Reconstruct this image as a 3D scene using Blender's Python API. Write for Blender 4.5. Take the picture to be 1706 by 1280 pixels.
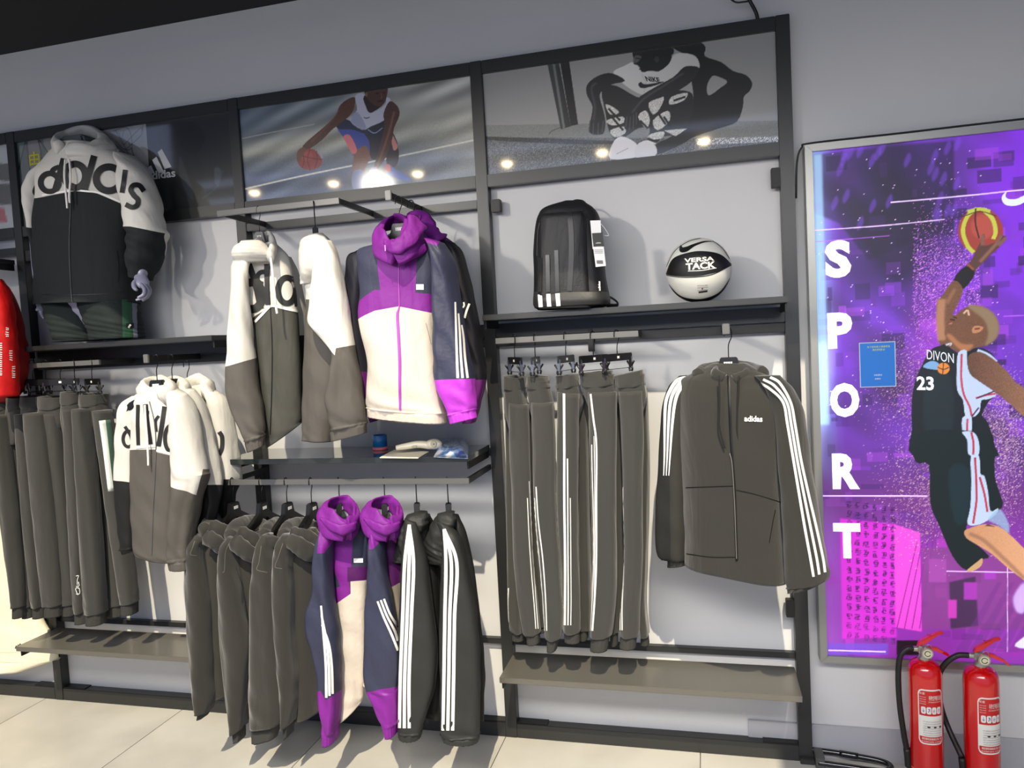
import bpy, bmesh, math, random
import numpy as np
from mathutils import Vector, Matrix
pi=math.pi; cos=math.cos; sin=math.sin
random.seed(7); rng=np.random.default_rng(7)
for o in list(bpy.data.objects): bpy.data.objects.remove(o)
COL=bpy.context.scene.collection
def lin(c):
    if isinstance(c,str): c=tuple(int(c[i:i+2],16)/255 for i in (1,3,5))
    return tuple((x/12.92 if x<=.04045 else ((x+.055)/1.055)**2.4) for x in c)
# ---------------- camera ----------------
CAM=np.array([0.0,-2.9543,1.6654]); FOC=1246.1
CR=np.array([.96768,.24655,-.05291]); CU=np.array([.03744,.06702,.99705]); CF=np.array([-.24937,.96681,-.05562])
cd=bpy.data.cameras.new('camera'); cam=bpy.data.objects.new('camera',cd); COL.objects.link(cam)
cd.sensor_width=36; cd.lens=FOC/1706*36; cd.clip_start=.05
cam.matrix_world=Matrix(((CR[0],CU[0],-CF[0],CAM[0]),(CR[1],CU[1],-CF[1],CAM[1]),(CR[2],CU[2],-CF[2],CAM[2]),(0,0,0,1)))
bpy.context.scene.camera=cam
def at(px,py,Y):
    """world point measured off the photograph on the plane y=Y"""
    d=CF+(px-853)/FOC*CR-(py-640)/FOC*CU
    return CAM+d*((Y-CAM[1])/d[1])
def proj(P):
    d=np.asarray(P,float)-CAM; z=d@CF
    return 853+FOC*(d@CR)/z, 640-FOC*(d@CU)/z
def atz(px,py,Z):
    d=CF+(px-853)/FOC*CR-(py-640)/FOC*CU
    return CAM+d*((Z-CAM[2])/d[2])
# ---------------- world, sun, lamps, exposure ----------------
sc=bpy.context.scene
sc.view_settings.view_transform='Standard'; sc.view_settings.look='None'; sc.view_settings.gamma=1; sc.view_settings.use_curve_mapping=False
sc.view_settings.exposure=-0.12
w=bpy.data.worlds.new('sky'); sc.world=w; w.use_nodes=True
bg=w.node_tree.nodes['Background']; bg.inputs[0].default_value=(*lin((.76,.83,1.0)),1); bg.inputs[1].default_value=.78
def lamp(name,kind,loc,aim,power,color=(1,1,1),**k):
    l=bpy.data.lights.new(name,kind); l.energy=power; l.color=color
    for a,b in k.items(): setattr(l,a,b)
    o=bpy.data.objects.new(name,l); COL.objects.link(o); o.location=loc
    o.rotation_euler=(Vector(aim)-Vector(loc)).to_track_quat('-Z','Y').to_euler(); return o
lamp('sun','SUN',(0,-5,9),(-.2*5,0,9-1.27*5),5.2,(1,.88,.66),angle=math.radians(.6))
for lx,ax,pw in ((-3.26,-.35,430),(-3.26,-1.7,260),(-4.23,-2.6,300)):
    lamp('downlight_beam','SPOT',(lx,-4.44,3.40),(ax,0,1.86),pw,(1,.92,.80),spot_size=math.radians(20),spot_blend=.7,shadow_soft_size=.10)
lamp('added_fill_light','AREA',(-.5,-3.2,2.62),(-.3,0,.5),32,(1,.97,.93),spread=math.radians(80),size=4,size_y=.4,shape='RECTANGLE')  # unseen fill lamp, added to brighten the bays from the front
# ---------------- materials ----------------
MATS={}
def mat(name,color,rough=.5,metal=0,emis=None,estr=1,bump=None,mottle=0,coat=0,spec=.5,trans=0,alpha=1,sheen=0):
    if name in MATS: return MATS[name]
    m=bpy.data.materials.new(name); m.use_nodes=True; nt=m.node_tree; b=nt.nodes['Principled BSDF']
    c=lin(color); b.inputs['Base Color'].default_value=(*c,1); b.inputs['Roughness'].default_value=rough; b.inputs['Metallic'].default_value=metal
    b.inputs['Specular IOR Level'].default_value=spec
    if coat: b.inputs['Coat Weight'].default_value=coat; b.inputs['Coat Roughness'].default_value=.08
    if trans: b.inputs['Transmission Weight'].default_value=trans
    if alpha<1: b.inputs['Alpha'].default_value=alpha
    if sheen: b.inputs['Sheen Weight'].default_value=sheen; b.inputs['Sheen Roughness'].default_value=.5
    if emis: b.inputs['Emission Color'].default_value=(*lin(emis),1); b.inputs['Emission Strength'].default_value=estr
    tc=nt.nodes.new('ShaderNodeTexCoord')
    if mottle:
        n=nt.nodes.new('ShaderNodeTexNoise'); n.inputs['Scale'].default_value=3.5; n.inputs['Detail'].default_value=6
        nt.links.new(tc.outputs['Object'],n.inputs['Vector'])
        mx=nt.nodes.new('ShaderNodeMix'); mx.data_type='RGBA'; mx.inputs['A'].default_value=(*[x*(1-mottle) for x in c],1); mx.inputs['B'].default_value=(*[min(1,x*(1+mottle)) for x in c],1)
        nt.links.new(n.outputs['Fac'],mx.inputs['Factor']); nt.links.new(mx.outputs['Result'],b.inputs['Base Color'])
    if bump:
        n=nt.nodes.new('ShaderNodeTexNoise'); n.inputs['Scale'].default_value=bump[0]; n.inputs['Detail'].default_value=4
        nt.links.new(tc.outputs['Object'],n.inputs['Vector'])
        bp=nt.nodes.new('ShaderNodeBump'); bp.inputs['Strength'].default_value=bump[1]; bp.inputs['Distance'].default_value=bump[2]
        nt.links.new(n.outputs['Fac'],bp.inputs['Height']); nt.links.new(bp.outputs['Normal'],b.inputs['Normal'])
    MATS[name]=m; return m
def zone_mat(name,base,layers,rough=.75,bump=(60,.25,.004),sheen=.0,spec=.3):
    """cloth whose panels are cut along the garment's own pattern coordinates (attribute 'pat'): convex polygons laid over a base colour"""
    new=name not in MATS; m=mat(name,base,rough,bump=bump,sheen=sheen,spec=spec)
    if new: cloth_relief(m)
    nt=m.node_tree; b=nt.nodes['Principled BSDF']; L=nt.links
    at_=nt.nodes.new('ShaderNodeAttribute'); at_.attribute_name='pat'
    sp=nt.nodes.new('ShaderNodeSeparateXYZ'); L.new(at_.outputs['Vector'],sp.inputs[0])
    cur=None; col=(*lin(base),1)
    for color,poly in layers:
        area=sum(poly[i][0]*poly[(i+1)%len(poly)][1]-poly[(i+1)%len(poly)][0]*poly[i][1] for i in range(len(poly)))
        if area<0: poly=poly[::-1]
        mask=None
        for i in range(len(poly)):
            (x1,y1),(x2,y2)=poly[i],poly[(i+1)%len(poly)]
            a,bb=-(y2-y1),(x2-x1); c=-(a*x1+bb*y1)
            m1=nt.nodes.new('ShaderNodeMath'); m1.operation='MULTIPLY_ADD'; L.new(sp.outputs[0],m1.inputs[0]); m1.inputs[1].default_value=a; m1.inputs[2].default_value=c
            m2=nt.nodes.new('ShaderNodeMath'); m2.operation='MULTIPLY_ADD'; L.new(sp.outputs[1],m2.inputs[0]); m2.inputs[1].default_value=bb; L.new(m1.outputs[0],m2.inputs[2])
            if mask is None: mask=m2
            else:
                m3=nt.nodes.new('ShaderNodeMath'); m3.operation='MINIMUM'; L.new(mask.outputs[0],m3.inputs[0]); L.new(m2.outputs[0],m3.inputs[1]); mask=m3
        g=nt.nodes.new('ShaderNodeMath'); g.operation='GREATER_THAN'; L.new(mask.outputs[0],g.inputs[0]); g.inputs[1].default_value=0
        mx=nt.nodes.new('ShaderNodeMix'); mx.data_type='RGBA'; L.new(g.outputs[0],mx.inputs['Factor'])
        if cur is None: mx.inputs['A'].default_value=col
        else: L.new(cur,mx.inputs['A'])
        mx.inputs['B'].default_value=(*lin(color),1); cur=mx.outputs['Result']
    if cur is not None: L.new(cur,b.inputs['Base Color'])
    return m
def cloth_relief(m,scale=8,strength=.8,dist=.02):
    """drape relief: long noise folds stretched down the cloth, over the fine weave"""
    nt=m.node_tree; b=nt.nodes['Principled BSDF']; L=nt.links; tc=nt.nodes.new('ShaderNodeTexCoord'); mp=nt.nodes.new('ShaderNodeMapping'); mp.inputs['Scale'].default_value=(1,1,.28); mp.inputs['Rotation'].default_value=(.15,.25,0)
    L.new(tc.outputs['Object'],mp.inputs[0]); n=nt.nodes.new('ShaderNodeTexNoise'); n.inputs['Scale'].default_value=scale; n.inputs['Detail'].default_value=3; n.inputs['Roughness'].default_value=.45; n.inputs['Distortion'].default_value=.6
    L.new(mp.outputs[0],n.inputs['Vector']); bp=nt.nodes.new('ShaderNodeBump'); bp.inputs['Strength'].default_value=strength; bp.inputs['Distance'].default_value=dist; L.new(n.outputs['Fac'],bp.inputs['Height'])
    if b.inputs['Normal'].links: L.new(b.inputs['Normal'].links[0].from_socket,bp.inputs['Normal'])
    L.new(bp.outputs[0],b.inputs['Normal'])
def attr_mat(name,rough=.3,emis=0,coat=0):
    if name in MATS: return MATS[name]
    m=bpy.data.materials.new(name); m.use_nodes=True; nt=m.node_tree; b=nt.nodes['Principled BSDF']
    a=nt.nodes.new('ShaderNodeAttribute'); a.attribute_name='print'
    nt.links.new(a.outputs['Color'],b.inputs['Base Color']); b.inputs['Roughness'].default_value=rough
    if coat: b.inputs['Coat Weight'].default_value=coat; b.inputs['Coat Roughness'].default_value=.05; b.inputs['Coat IOR'].default_value=1.5 if emis else 1.95
    if emis: nt.links.new(a.outputs['Color'],b.inputs['Emission Color']); b.inputs['Emission Strength'].default_value=emis
    MATS[name]=m; return m
# ---------------- object helpers ----------------
def link(name,verts,faces,m,parent=None,smooth=False):
    me=bpy.data.meshes.new(name); me.from_pydata([tuple(map(float,v)) for v in verts],[],[tuple(int(i) for i in f) for f in faces]); me.update()
    if smooth: me.polygons.foreach_set('use_smooth',[True]*len(me.polygons))
    if m: me.materials.append(m)
    o=bpy.data.objects.new(name,me); COL.objects.link(o)
    if parent: o.parent=parent; o.matrix_parent_inverse=parent_inv(parent)
    return o
def parent_inv(p):
    M=Matrix.Translation(p.location)@p.rotation_euler.to_matrix().to_4x4()
    q=p.parent
    return M.inverted() if q is None else Matrix.Identity(4)@(world(p)).inverted()
def world(p):
    M=Matrix.Translation(p.location)@p.rotation_euler.to_matrix().to_4x4()
    return M if p.parent is None else world(p.parent)@p.matrix_parent_inverse@M
def tag(o,label,cat,group=None):
    o['label']=label; o['category']=cat
    if group: o['group']=group
    return o
def thing(name,label,cat,loc=(0,0,0),group=None):
    o=bpy.data.objects.new(name,None); COL.objects.link(o); o.location=tuple(map(float,loc)); o.empty_display_size=.05
    return tag(o,label,cat,group)
def struct(o): o['kind']='structure'; return o
def bmobj(name,bm,m,parent=None,smooth=False):
    me=bpy.data.meshes.new(name); bm.to_mesh(me); bm.free()
    if smooth: me.polygons.foreach_set('use_smooth',[True]*len(me.polygons))
    if m: me.materials.append(m)
    o=bpy.data.objects.new(name,me); COL.objects.link(o)
    if parent: o.parent=parent; o.matrix_parent_inverse=parent_inv(parent)
    return o
def addbox(bm,x0,x1,y0,y1,z0,z1,rot=None):
    vs=[bm.verts.new((x,y,z)) for x in (x0,x1) for y in (y0,y1) for z in (z0,z1)]
    for f in ((0,1,3,2),(4,6,7,5),(0,4,5,1),(2,3,7,6),(0,2,6,4),(1,5,7,3)): bm.faces.new([vs[i] for i in f])
    if rot is not None:
        for v in vs: v.co=rot@v.co
    return vs
def box(name,x0,x1,y0,y1,z0,z1,m,parent=None,bev=.002):
    bm=bmesh.new(); addbox(bm,x0,x1,y0,y1,z0,z1)
    if bev: bmesh.ops.bevel(bm,geom=list(bm.edges),offset=bev,segments=2,affect='EDGES')
    bmesh.ops.recalc_face_normals(bm,faces=bm.faces)
    return bmobj(name,bm,m,parent)
def catmull(P,n):
    P=np.asarray(P,float); K=len(P)
    if K==2: return np.linspace(P[0],P[1],n),np.linspace(0,1,n)
    t=np.linspace(0,K-1,n); i=np.minimum(t.astype(int),K-2); f=(t-i)[:,None]
    E=np.vstack([2*P[0]-P[1],P,2*P[-1]-P[-2]]); a,b,c,d=E[i],E[i+1],E[i+2],E[i+3]
    return .5*((2*b)+(-a+c)*f+(2*a-5*b+4*c-d)*f*f+(-a+3*b-3*c+d)*f**3),t
def sweep(name,path,r,m,parent=None,seg=10,n=None,flat=1.0,up=(0,0,1),closed=False,wob=0,taper=None):
    """tube of radius r (flat = height/width ratio) along a smooth path"""
    P=np.asarray(path,float)
    if closed: P=np.vstack([P,P[:1]])
    n=n or max(8,6*(len(P)-1)); Q,_=catmull(P,n)
    T=np.gradient(Q,axis=0); T/=np.linalg.norm(T,axis=1)[:,None]+1e-12
    u=np.array(up,float); verts=[]; faces=[]
    pn=None
    for i in range(n):
        s=np.cross(T[i],u) if pn is None else pn-T[i]*np.dot(pn,T[i])
        if np.linalg.norm(s)<1e-4: s=np.cross(T[i],(1,0,0))
        s/=np.linalg.norm(s); pn=s; q=np.cross(s,T[i])
        rr=r*(1 if taper is None else np.interp(i/(n-1),np.linspace(0,1,len(taper)),taper))
        for k in range(seg):
            a=2*pi*k/seg; q_=i/n; e=1+wob*(sin(3*a+9*q_+2*sin(7*q_))+.6*sin(5*a-13*q_+1)+.5*sin(2*a+31*q_))
            verts.append(Q[i]+s*cos(a)*rr*e+q*sin(a)*rr*flat*e)
    for i in range(n-1):
        for k in range(seg):
            faces.append((i*seg+k,i*seg+(k+1)%seg,(i+1)*seg+(k+1)%seg,(i+1)*seg+k))
    faces.append(tuple(range(seg))[::-1]); faces.append(tuple(range((n-1)*seg,n*seg)))
    return link(name,verts,faces,m,parent,True)
def prism(name,poly,y0,y1,m,parent=None,M=None,bev=0):
    """extrude polygon in (x,z) from y0 to y1"""
    bm=bmesh.new(); A=[bm.verts.new((x,y0,z)) for x,z in poly]; B=[bm.verts.new((x,y1,z)) for x,z in poly]; n=len(poly)
    bm.faces.new(A); bm.faces.new(B[::-1])
    for i in range(n): bm.faces.new((A[i],B[i],B[(i+1)%n],A[(i+1)%n]))
    bmesh.ops.recalc_face_normals(bm,faces=bm.faces)
    if bev: bmesh.ops.bevel(bm,geom=list(bm.edges),offset=bev,segments=2,affect='EDGES')
    if M is not None: bm.transform(M)
    return bmobj(name,bm,m,parent)
def lathe(name,prof,m,parent=None,c=(0,0,0),seg=40):
    verts=[];faces=[];n=len(prof)
    for r,z in prof:
        for k in range(seg): verts.append((c[0]+r*cos(2*pi*k/seg),c[1]+r*sin(2*pi*k/seg),c[2]+z))
    for i in range(n-1):
        for k in range(seg): faces.append((i*seg+k,i*seg+(k+1)%seg,(i+1)*seg+(k+1)%seg,(i+1)*seg+k))
    faces.append(tuple(range(seg))[::-1]); faces.append(tuple(range((n-1)*seg,n*seg)))
    return link(name,verts,faces,m,parent,True)
def copytree(o,parent=None):
    c=o.copy(); COL.objects.link(c)
    if parent: c.parent=parent
    for ch in o.children: copytree(ch,c)
    return c
_tc={}
def textgeo(s,size=1,bold=0,shear=0,depth=0):
    k=(s,size,bold,shear,depth)
    if k in _tc: return _tc[k]
    cu=bpy.data.curves.new('t','FONT'); cu.body=s; cu.size=size; cu.offset=bold; cu.shear=shear; cu.align_x='CENTER'; cu.align_y='CENTER'; cu.extrude=depth; cu.resolution_u=3
    o=bpy.data.objects.new('t',cu); COL.objects.link(o); bpy.context.view_layer.update()
    me=bpy.data.meshes.new_from_object(o.evaluated_get(bpy.context.evaluated_depsgraph_get()))
    V=np.array([v.co[:] for v in me.vertices]) if len(me.vertices) else np.zeros((0,3)); F=[tuple(p.vertices) for p in me.polygons]
    bpy.data.objects.remove(o); bpy.data.curves.remove(cu); bpy.data.meshes.remove(me)
    _tc[k]=(V,F); return V,F
def wtext(name,s,center,hgt,m,parent=None,right=(1,0,0),up=(0,0,1),bold=0,shear=0,width=None,depth=.0004):
    """flat lettering lying on a plane: scaled so that capital height = hgt (and overall width = width)"""
    V,F=textgeo(s,1,bold,shear,.01)
    lo,hi=V.min(0),V.max(0); sy=hgt/(hi[1]-lo[1]); sx=sy if width is None else width/(hi[0]-lo[0])
    mid=(lo+hi)/2; r=np.array(right,float); u=np.array(up,float); r/=np.linalg.norm(r); u/=np.linalg.norm(u); nn=np.cross(r,u)
    W=[np.array(center)+r*(v[0]-mid[0])*sx+u*(v[1]-mid[1])*sy+nn*(v[2]/.01*depth) for v in V]
    return link(name,W,F,m,parent)
class View:
    def inv(s,px,py): return (px-s.x0)*s.k,(py-s.y0)*s.k
    def __init__(s,x0,y0,k): s.x0,s.y0,s.k=x0,y0,k
    def __call__(s,x,y): return s.x0+x/s.k,s.y0+y/s.k
def fuse(name,objs,parent=None):
    """join several freshly made meshes into one part"""
    bm=bmesh.new(); mats=[]
    for o in objs:
        off=len(mats); mats+= [x for x in o.data.materials]
        n0=len(bm.faces); bm.from_mesh(o.data); bm.faces.ensure_lookup_table()
        for f in bm.faces[n0:]: f.material_index+=off
    me=bpy.data.meshes.new(name); bm.to_mesh(me); bm.free()
    for x in mats: me.materials.append(x)
    for o in objs:
        d=o.data; bpy.data.objects.remove(o); bpy.data.meshes.remove(d)
    o=bpy.data.objects.new(name,me); COL.objects.link(o)
    if parent: o.parent=parent; o.matrix_parent_inverse=parent_inv(parent)
    return o
# ---------------- structure ----------------
M_wall=mat('painted_wall',(.80,.80,.80),.75,mottle=.03,bump=(90,.12,.002))
M_ceil=mat('dark_ceiling',(.085,.09,.095),.7)
M_floor=bpy.data.materials.new('floor_tile'); M_floor.use_nodes=True
def _floor():
    nt=M_floor.node_tree; b=nt.nodes['Principled BSDF']; b.inputs['Roughness'].default_value=.28
    tc=nt.nodes.new('ShaderNodeTexCoord'); n=nt.nodes.new('ShaderNodeTexNoise'); n.inputs['Scale'].default_value=2.2; n.inputs['Detail'].default_value=8
    nt.links.new(tc.outputs['Object'],n.inputs['Vector'])
    cr=nt.nodes.new('ShaderNodeValToRGB'); cr.color_ramp.elements[0].color=(*lin((.66,.65,.62)),1); cr.color_ramp.elements[1].color=(*lin((.74,.73,.70)),1)
    cr.color_ramp.elements[0].position=.35; cr.color_ramp.elements[1].position=.65
    nt.links.new(n.outputs['Fac'],cr.inputs[0]); nt.links.new(cr.outputs[0],b.inputs['Base Color'])
_floor()
WY=.05
struct(box('wall_back',-7.5,4.5,WY,WY+.15,-.05,4.6,M_wall,bev=0))
fl=struct(box('floor',-7.5,4.5,-9,WY+.1,-.12,-.012,mat('tile_grout',(.45,.44,.42),.8),bev=0))
tx=[-7.2+.8*i for i in range(15)]; ty=[WY-.8*i for i in range(8)]
bm=None
tile_me=None
for i in range(0,13):
    for j in range(0,4):
        x=-6.47+.8*i; y=WY-.8*j
        if tile_me is None:
            t=box('tile',0,.7965,-.7965,0,-.012,0,M_floor,fl,bev=.0008); tile_me=t.data
        else:
            t=bpy.data.objects.new('tile',tile_me); COL.objects.link(t); t.parent=fl
        t.location=(x,y,0)
# outer floor beyond the tiles seen
o=box('floor_far',-7.5,4.5,-9,WY-3.2,-.05,0,M_floor,fl,bev=0); o['kind']='structure'
# ceiling whose unseen open gap and right slab are shaped to steer the sun
bm=bmesh.new(); z0,z1=3.187,3.33
addbox(bm,-7.5,4.5,-1.25,WY+.15,z0,z1); addbox(bm,.75,4.5,-3.1,-1.25,z0,z1)
addbox(bm,-7.5,4.5,-4.62,-4.38,z0+.3,z0+.36)
struct(bmobj('ceiling',bm,M_ceil))
struct(box('wall_left_unseen',-7.65,-7.5,-4.9,WY+.15,-.05,4.6,M_wall,bev=0)); struct(box('wall_right_unseen',4.5,4.65,-4.9,WY+.15,-.05,4.6,M_wall,bev=0))  # side walls out of view, added to darken the room
struct(box('wall_front',-7.5,4.5,-6.9,-6.7,4.3,6.0,mat('fascia',(.12,.12,.13),.8),bev=0))
M_base=mat('grey_skirting',(.66,.66,.68),.45)
b_=struct(box('baseboard_back',.115,4.5,WY-.012,WY,0,.13,M_base,bev=.002))
# ---------------- display frame ----------------
M_fr=mat('grey_metal',(.165,.168,.168),.36,metal=.25,bump=(30,.05,.001),coat=0,spec=.6)
M_frd=mat('black_bracket',(.035,.035,.035),.5)
FR=thing('display_frame','tall dark grey metal wall frame whose posts split the wall into display bays','frame',(-1.43,.02,0))
FD=WY-.002
PX=[-4.351,-3.184,-1.962,-.8445,.3225]
for x in PX: box('post',x-.0245,x+.0245,0,FD,0,2.8,M_fr,FR)
for a,b in zip(PX[:-1],PX[1:]):
    x0,x1=a+.0247,b-.0247
    box('top_rail',x0,x1,.0015,FD,2.748,2.7995,M_fr,FR); box('poster_rail',x0,x1,.0015,FD,2.298,2.348,M_fr,FR)
    z=1.688; box('shelf_rail',x0,x1,.003,FD,z,1.744,M_fr,FR); box('cross_rail',x0,x1,.012,FD,1.650,1.684,M_frd if a>-3.3 and a<-2.5 or a>-.9 else M_fr,FR)
    box('base_rail',x0,x1,.0015,FD,.0,.062,M_fr,FR)
    box('low_rail',x0,x1,.02,FD,.395,.418,M_fr,FR)
    for s_,xx in ((1,x0),(-1,x1)): box('corner_plate',min(xx,xx+s_*.13),max(xx,xx+s_*.13),.006,FD,.062,.066,M_frd,FR,bev=.0005)
box('upper_cross_rail',PX[2]+.0247,PX[3]-.0247,.003,FD,2.217,2.251,M_fr,FR)
box('upper_cross_rail',PX[0]+.0247,PX[1]-.0247,.003,FD,2.217,2.251,M_fr,FR)
box('middle_rail',PX[2]+.0247,PX[3]-.0247,.003,FD,1.20,1.228,M_fr,FR)
for (x0,x1,z0_,z1_) in ((-.81,-.772,2.195,2.245),(.266,.297,2.184,2.255),(.268,.297,.565,.632),(-3.15,-3.08,2.18,2.23),(-.442,-.42,1.612,1.70)):
    box('bracket',x0,x1,-.004,.03,z0_,z1_,M_frd,FR)
# posters' backing (each bay its own poster thing, see below)
def shelf(label,x0,x1,zt,depth,th=.022,m=None,group=None,parts=True):
    s=thing('shelf',label,'shelf',((x0+x1)/2,-.13,zt),group)
    bm=bmesh.new(); addbox(bm,x0,x1,-depth,-.002,zt-th,zt)
    bmesh.ops.bevel(bm,geom=list(bm.edges),offset=.0015,segments=2,affect='EDGES'); bmobj('shelf_board',bm,m or M_fr,s)
    for x in (x0+.004,x1-.010):
        bmobj('side_bracket',(lambda b:(addbox(b,x,x+.006,-depth+.02,-.004,zt-th-.03,zt-th-.0005),b)[1])(bmesh.new()),M_frd,s)
    return s
M_shelfm=mat('shelf_bronze_metal',(.42,.41,.38),.34,metal=.35,coat=.2,bump=(25,.05,.001))
M_glass=mat('dark_glass_shelf',(.16,.18,.18),.10,metal=.1,coat=.6)  # thin red strip on the upper lever
shelf('grey shelf board holding the black backpack and the ball',-.814,.291,1.775,.20)
shelf('wide low shelf board under the striped trousers in the right bay',-.812,.290,.374,.245,m=M_shelfm)
shelf('grey shelf board on which the headless dressed mannequin stands',-3.152,-1.993,1.762,.22)
shelf('low shelf board under the plain dark trousers in the left bay',-3.15,-1.995,.374,.24,m=M_shelfm)
shelf('glossy grey shelf with the scanner and blue tub on it',-1.934,-.872,1.248,.30,m=M_glass)
shelf('shelf at the far left edge above the red jacket sleeve',-4.3,-3.215,2.19,.27)
def rail_u(label,x0,x1,z,depth,arms,h=.022,m=None):
    s=thing('hanging_rail',label,'rail',((x0+x1)/2,-depth,z))
    box('front_bar',x0,x1,-depth-.012,-depth,z-h/2,z+h/2,m or M_bar,s,bev=.001)
    for x in arms: box('arm',x-.006,x+.006,-depth+.0005,.003,z-h/2,z+h/2,M_fr,s,bev=.001)
    return s
M_bar=mat('light_grey_bar',(.40,.40,.39),.4,metal=.3)
rail_u('long grey bar under the middle shelf carrying hoodies and striped jackets',-1.93,-.868,1.155,.30,(-1.92,-.876))
rail_u('high grey bar below the dribbling poster holding two white and black jackets',-1.86,-1.325,2.240,.30,(-1.845,-1.333))
rail_u('grey bar carrying the five striped trousers',-.766,-.227,1.673,.19,(-.756,-.237))
rail_u('grey bar below the mannequin carrying plain dark trousers',-3.148,-2.587,1.674,.19,(-3.138,-2.597))
def faceout(label,x,z,L):
    s=thing('faceout_arm',label,'arm',(x,-L/2,z))
    box('arm_bar',x-.008,x+.008,-L+.012,.012,z-.012,z+.012,M_frd,s,bev=.001)
    box('end_plate',x-.012,x+.012,-L,-L+.0115,z-.018,z+.018,M_bar,s,bev=.002)
    return s
faceout('short straight arm holding the black three-stripe zip jacket',.076,1.672,.33)
faceout('straight arm from the frame holding the purple, navy and cream jackets',-1.115,2.236,.33)
faceout('straight arm holding the three overlapping white and grey jackets',-2.235,1.678,.33)
# ---------------- cloth tubes ----------------

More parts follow.
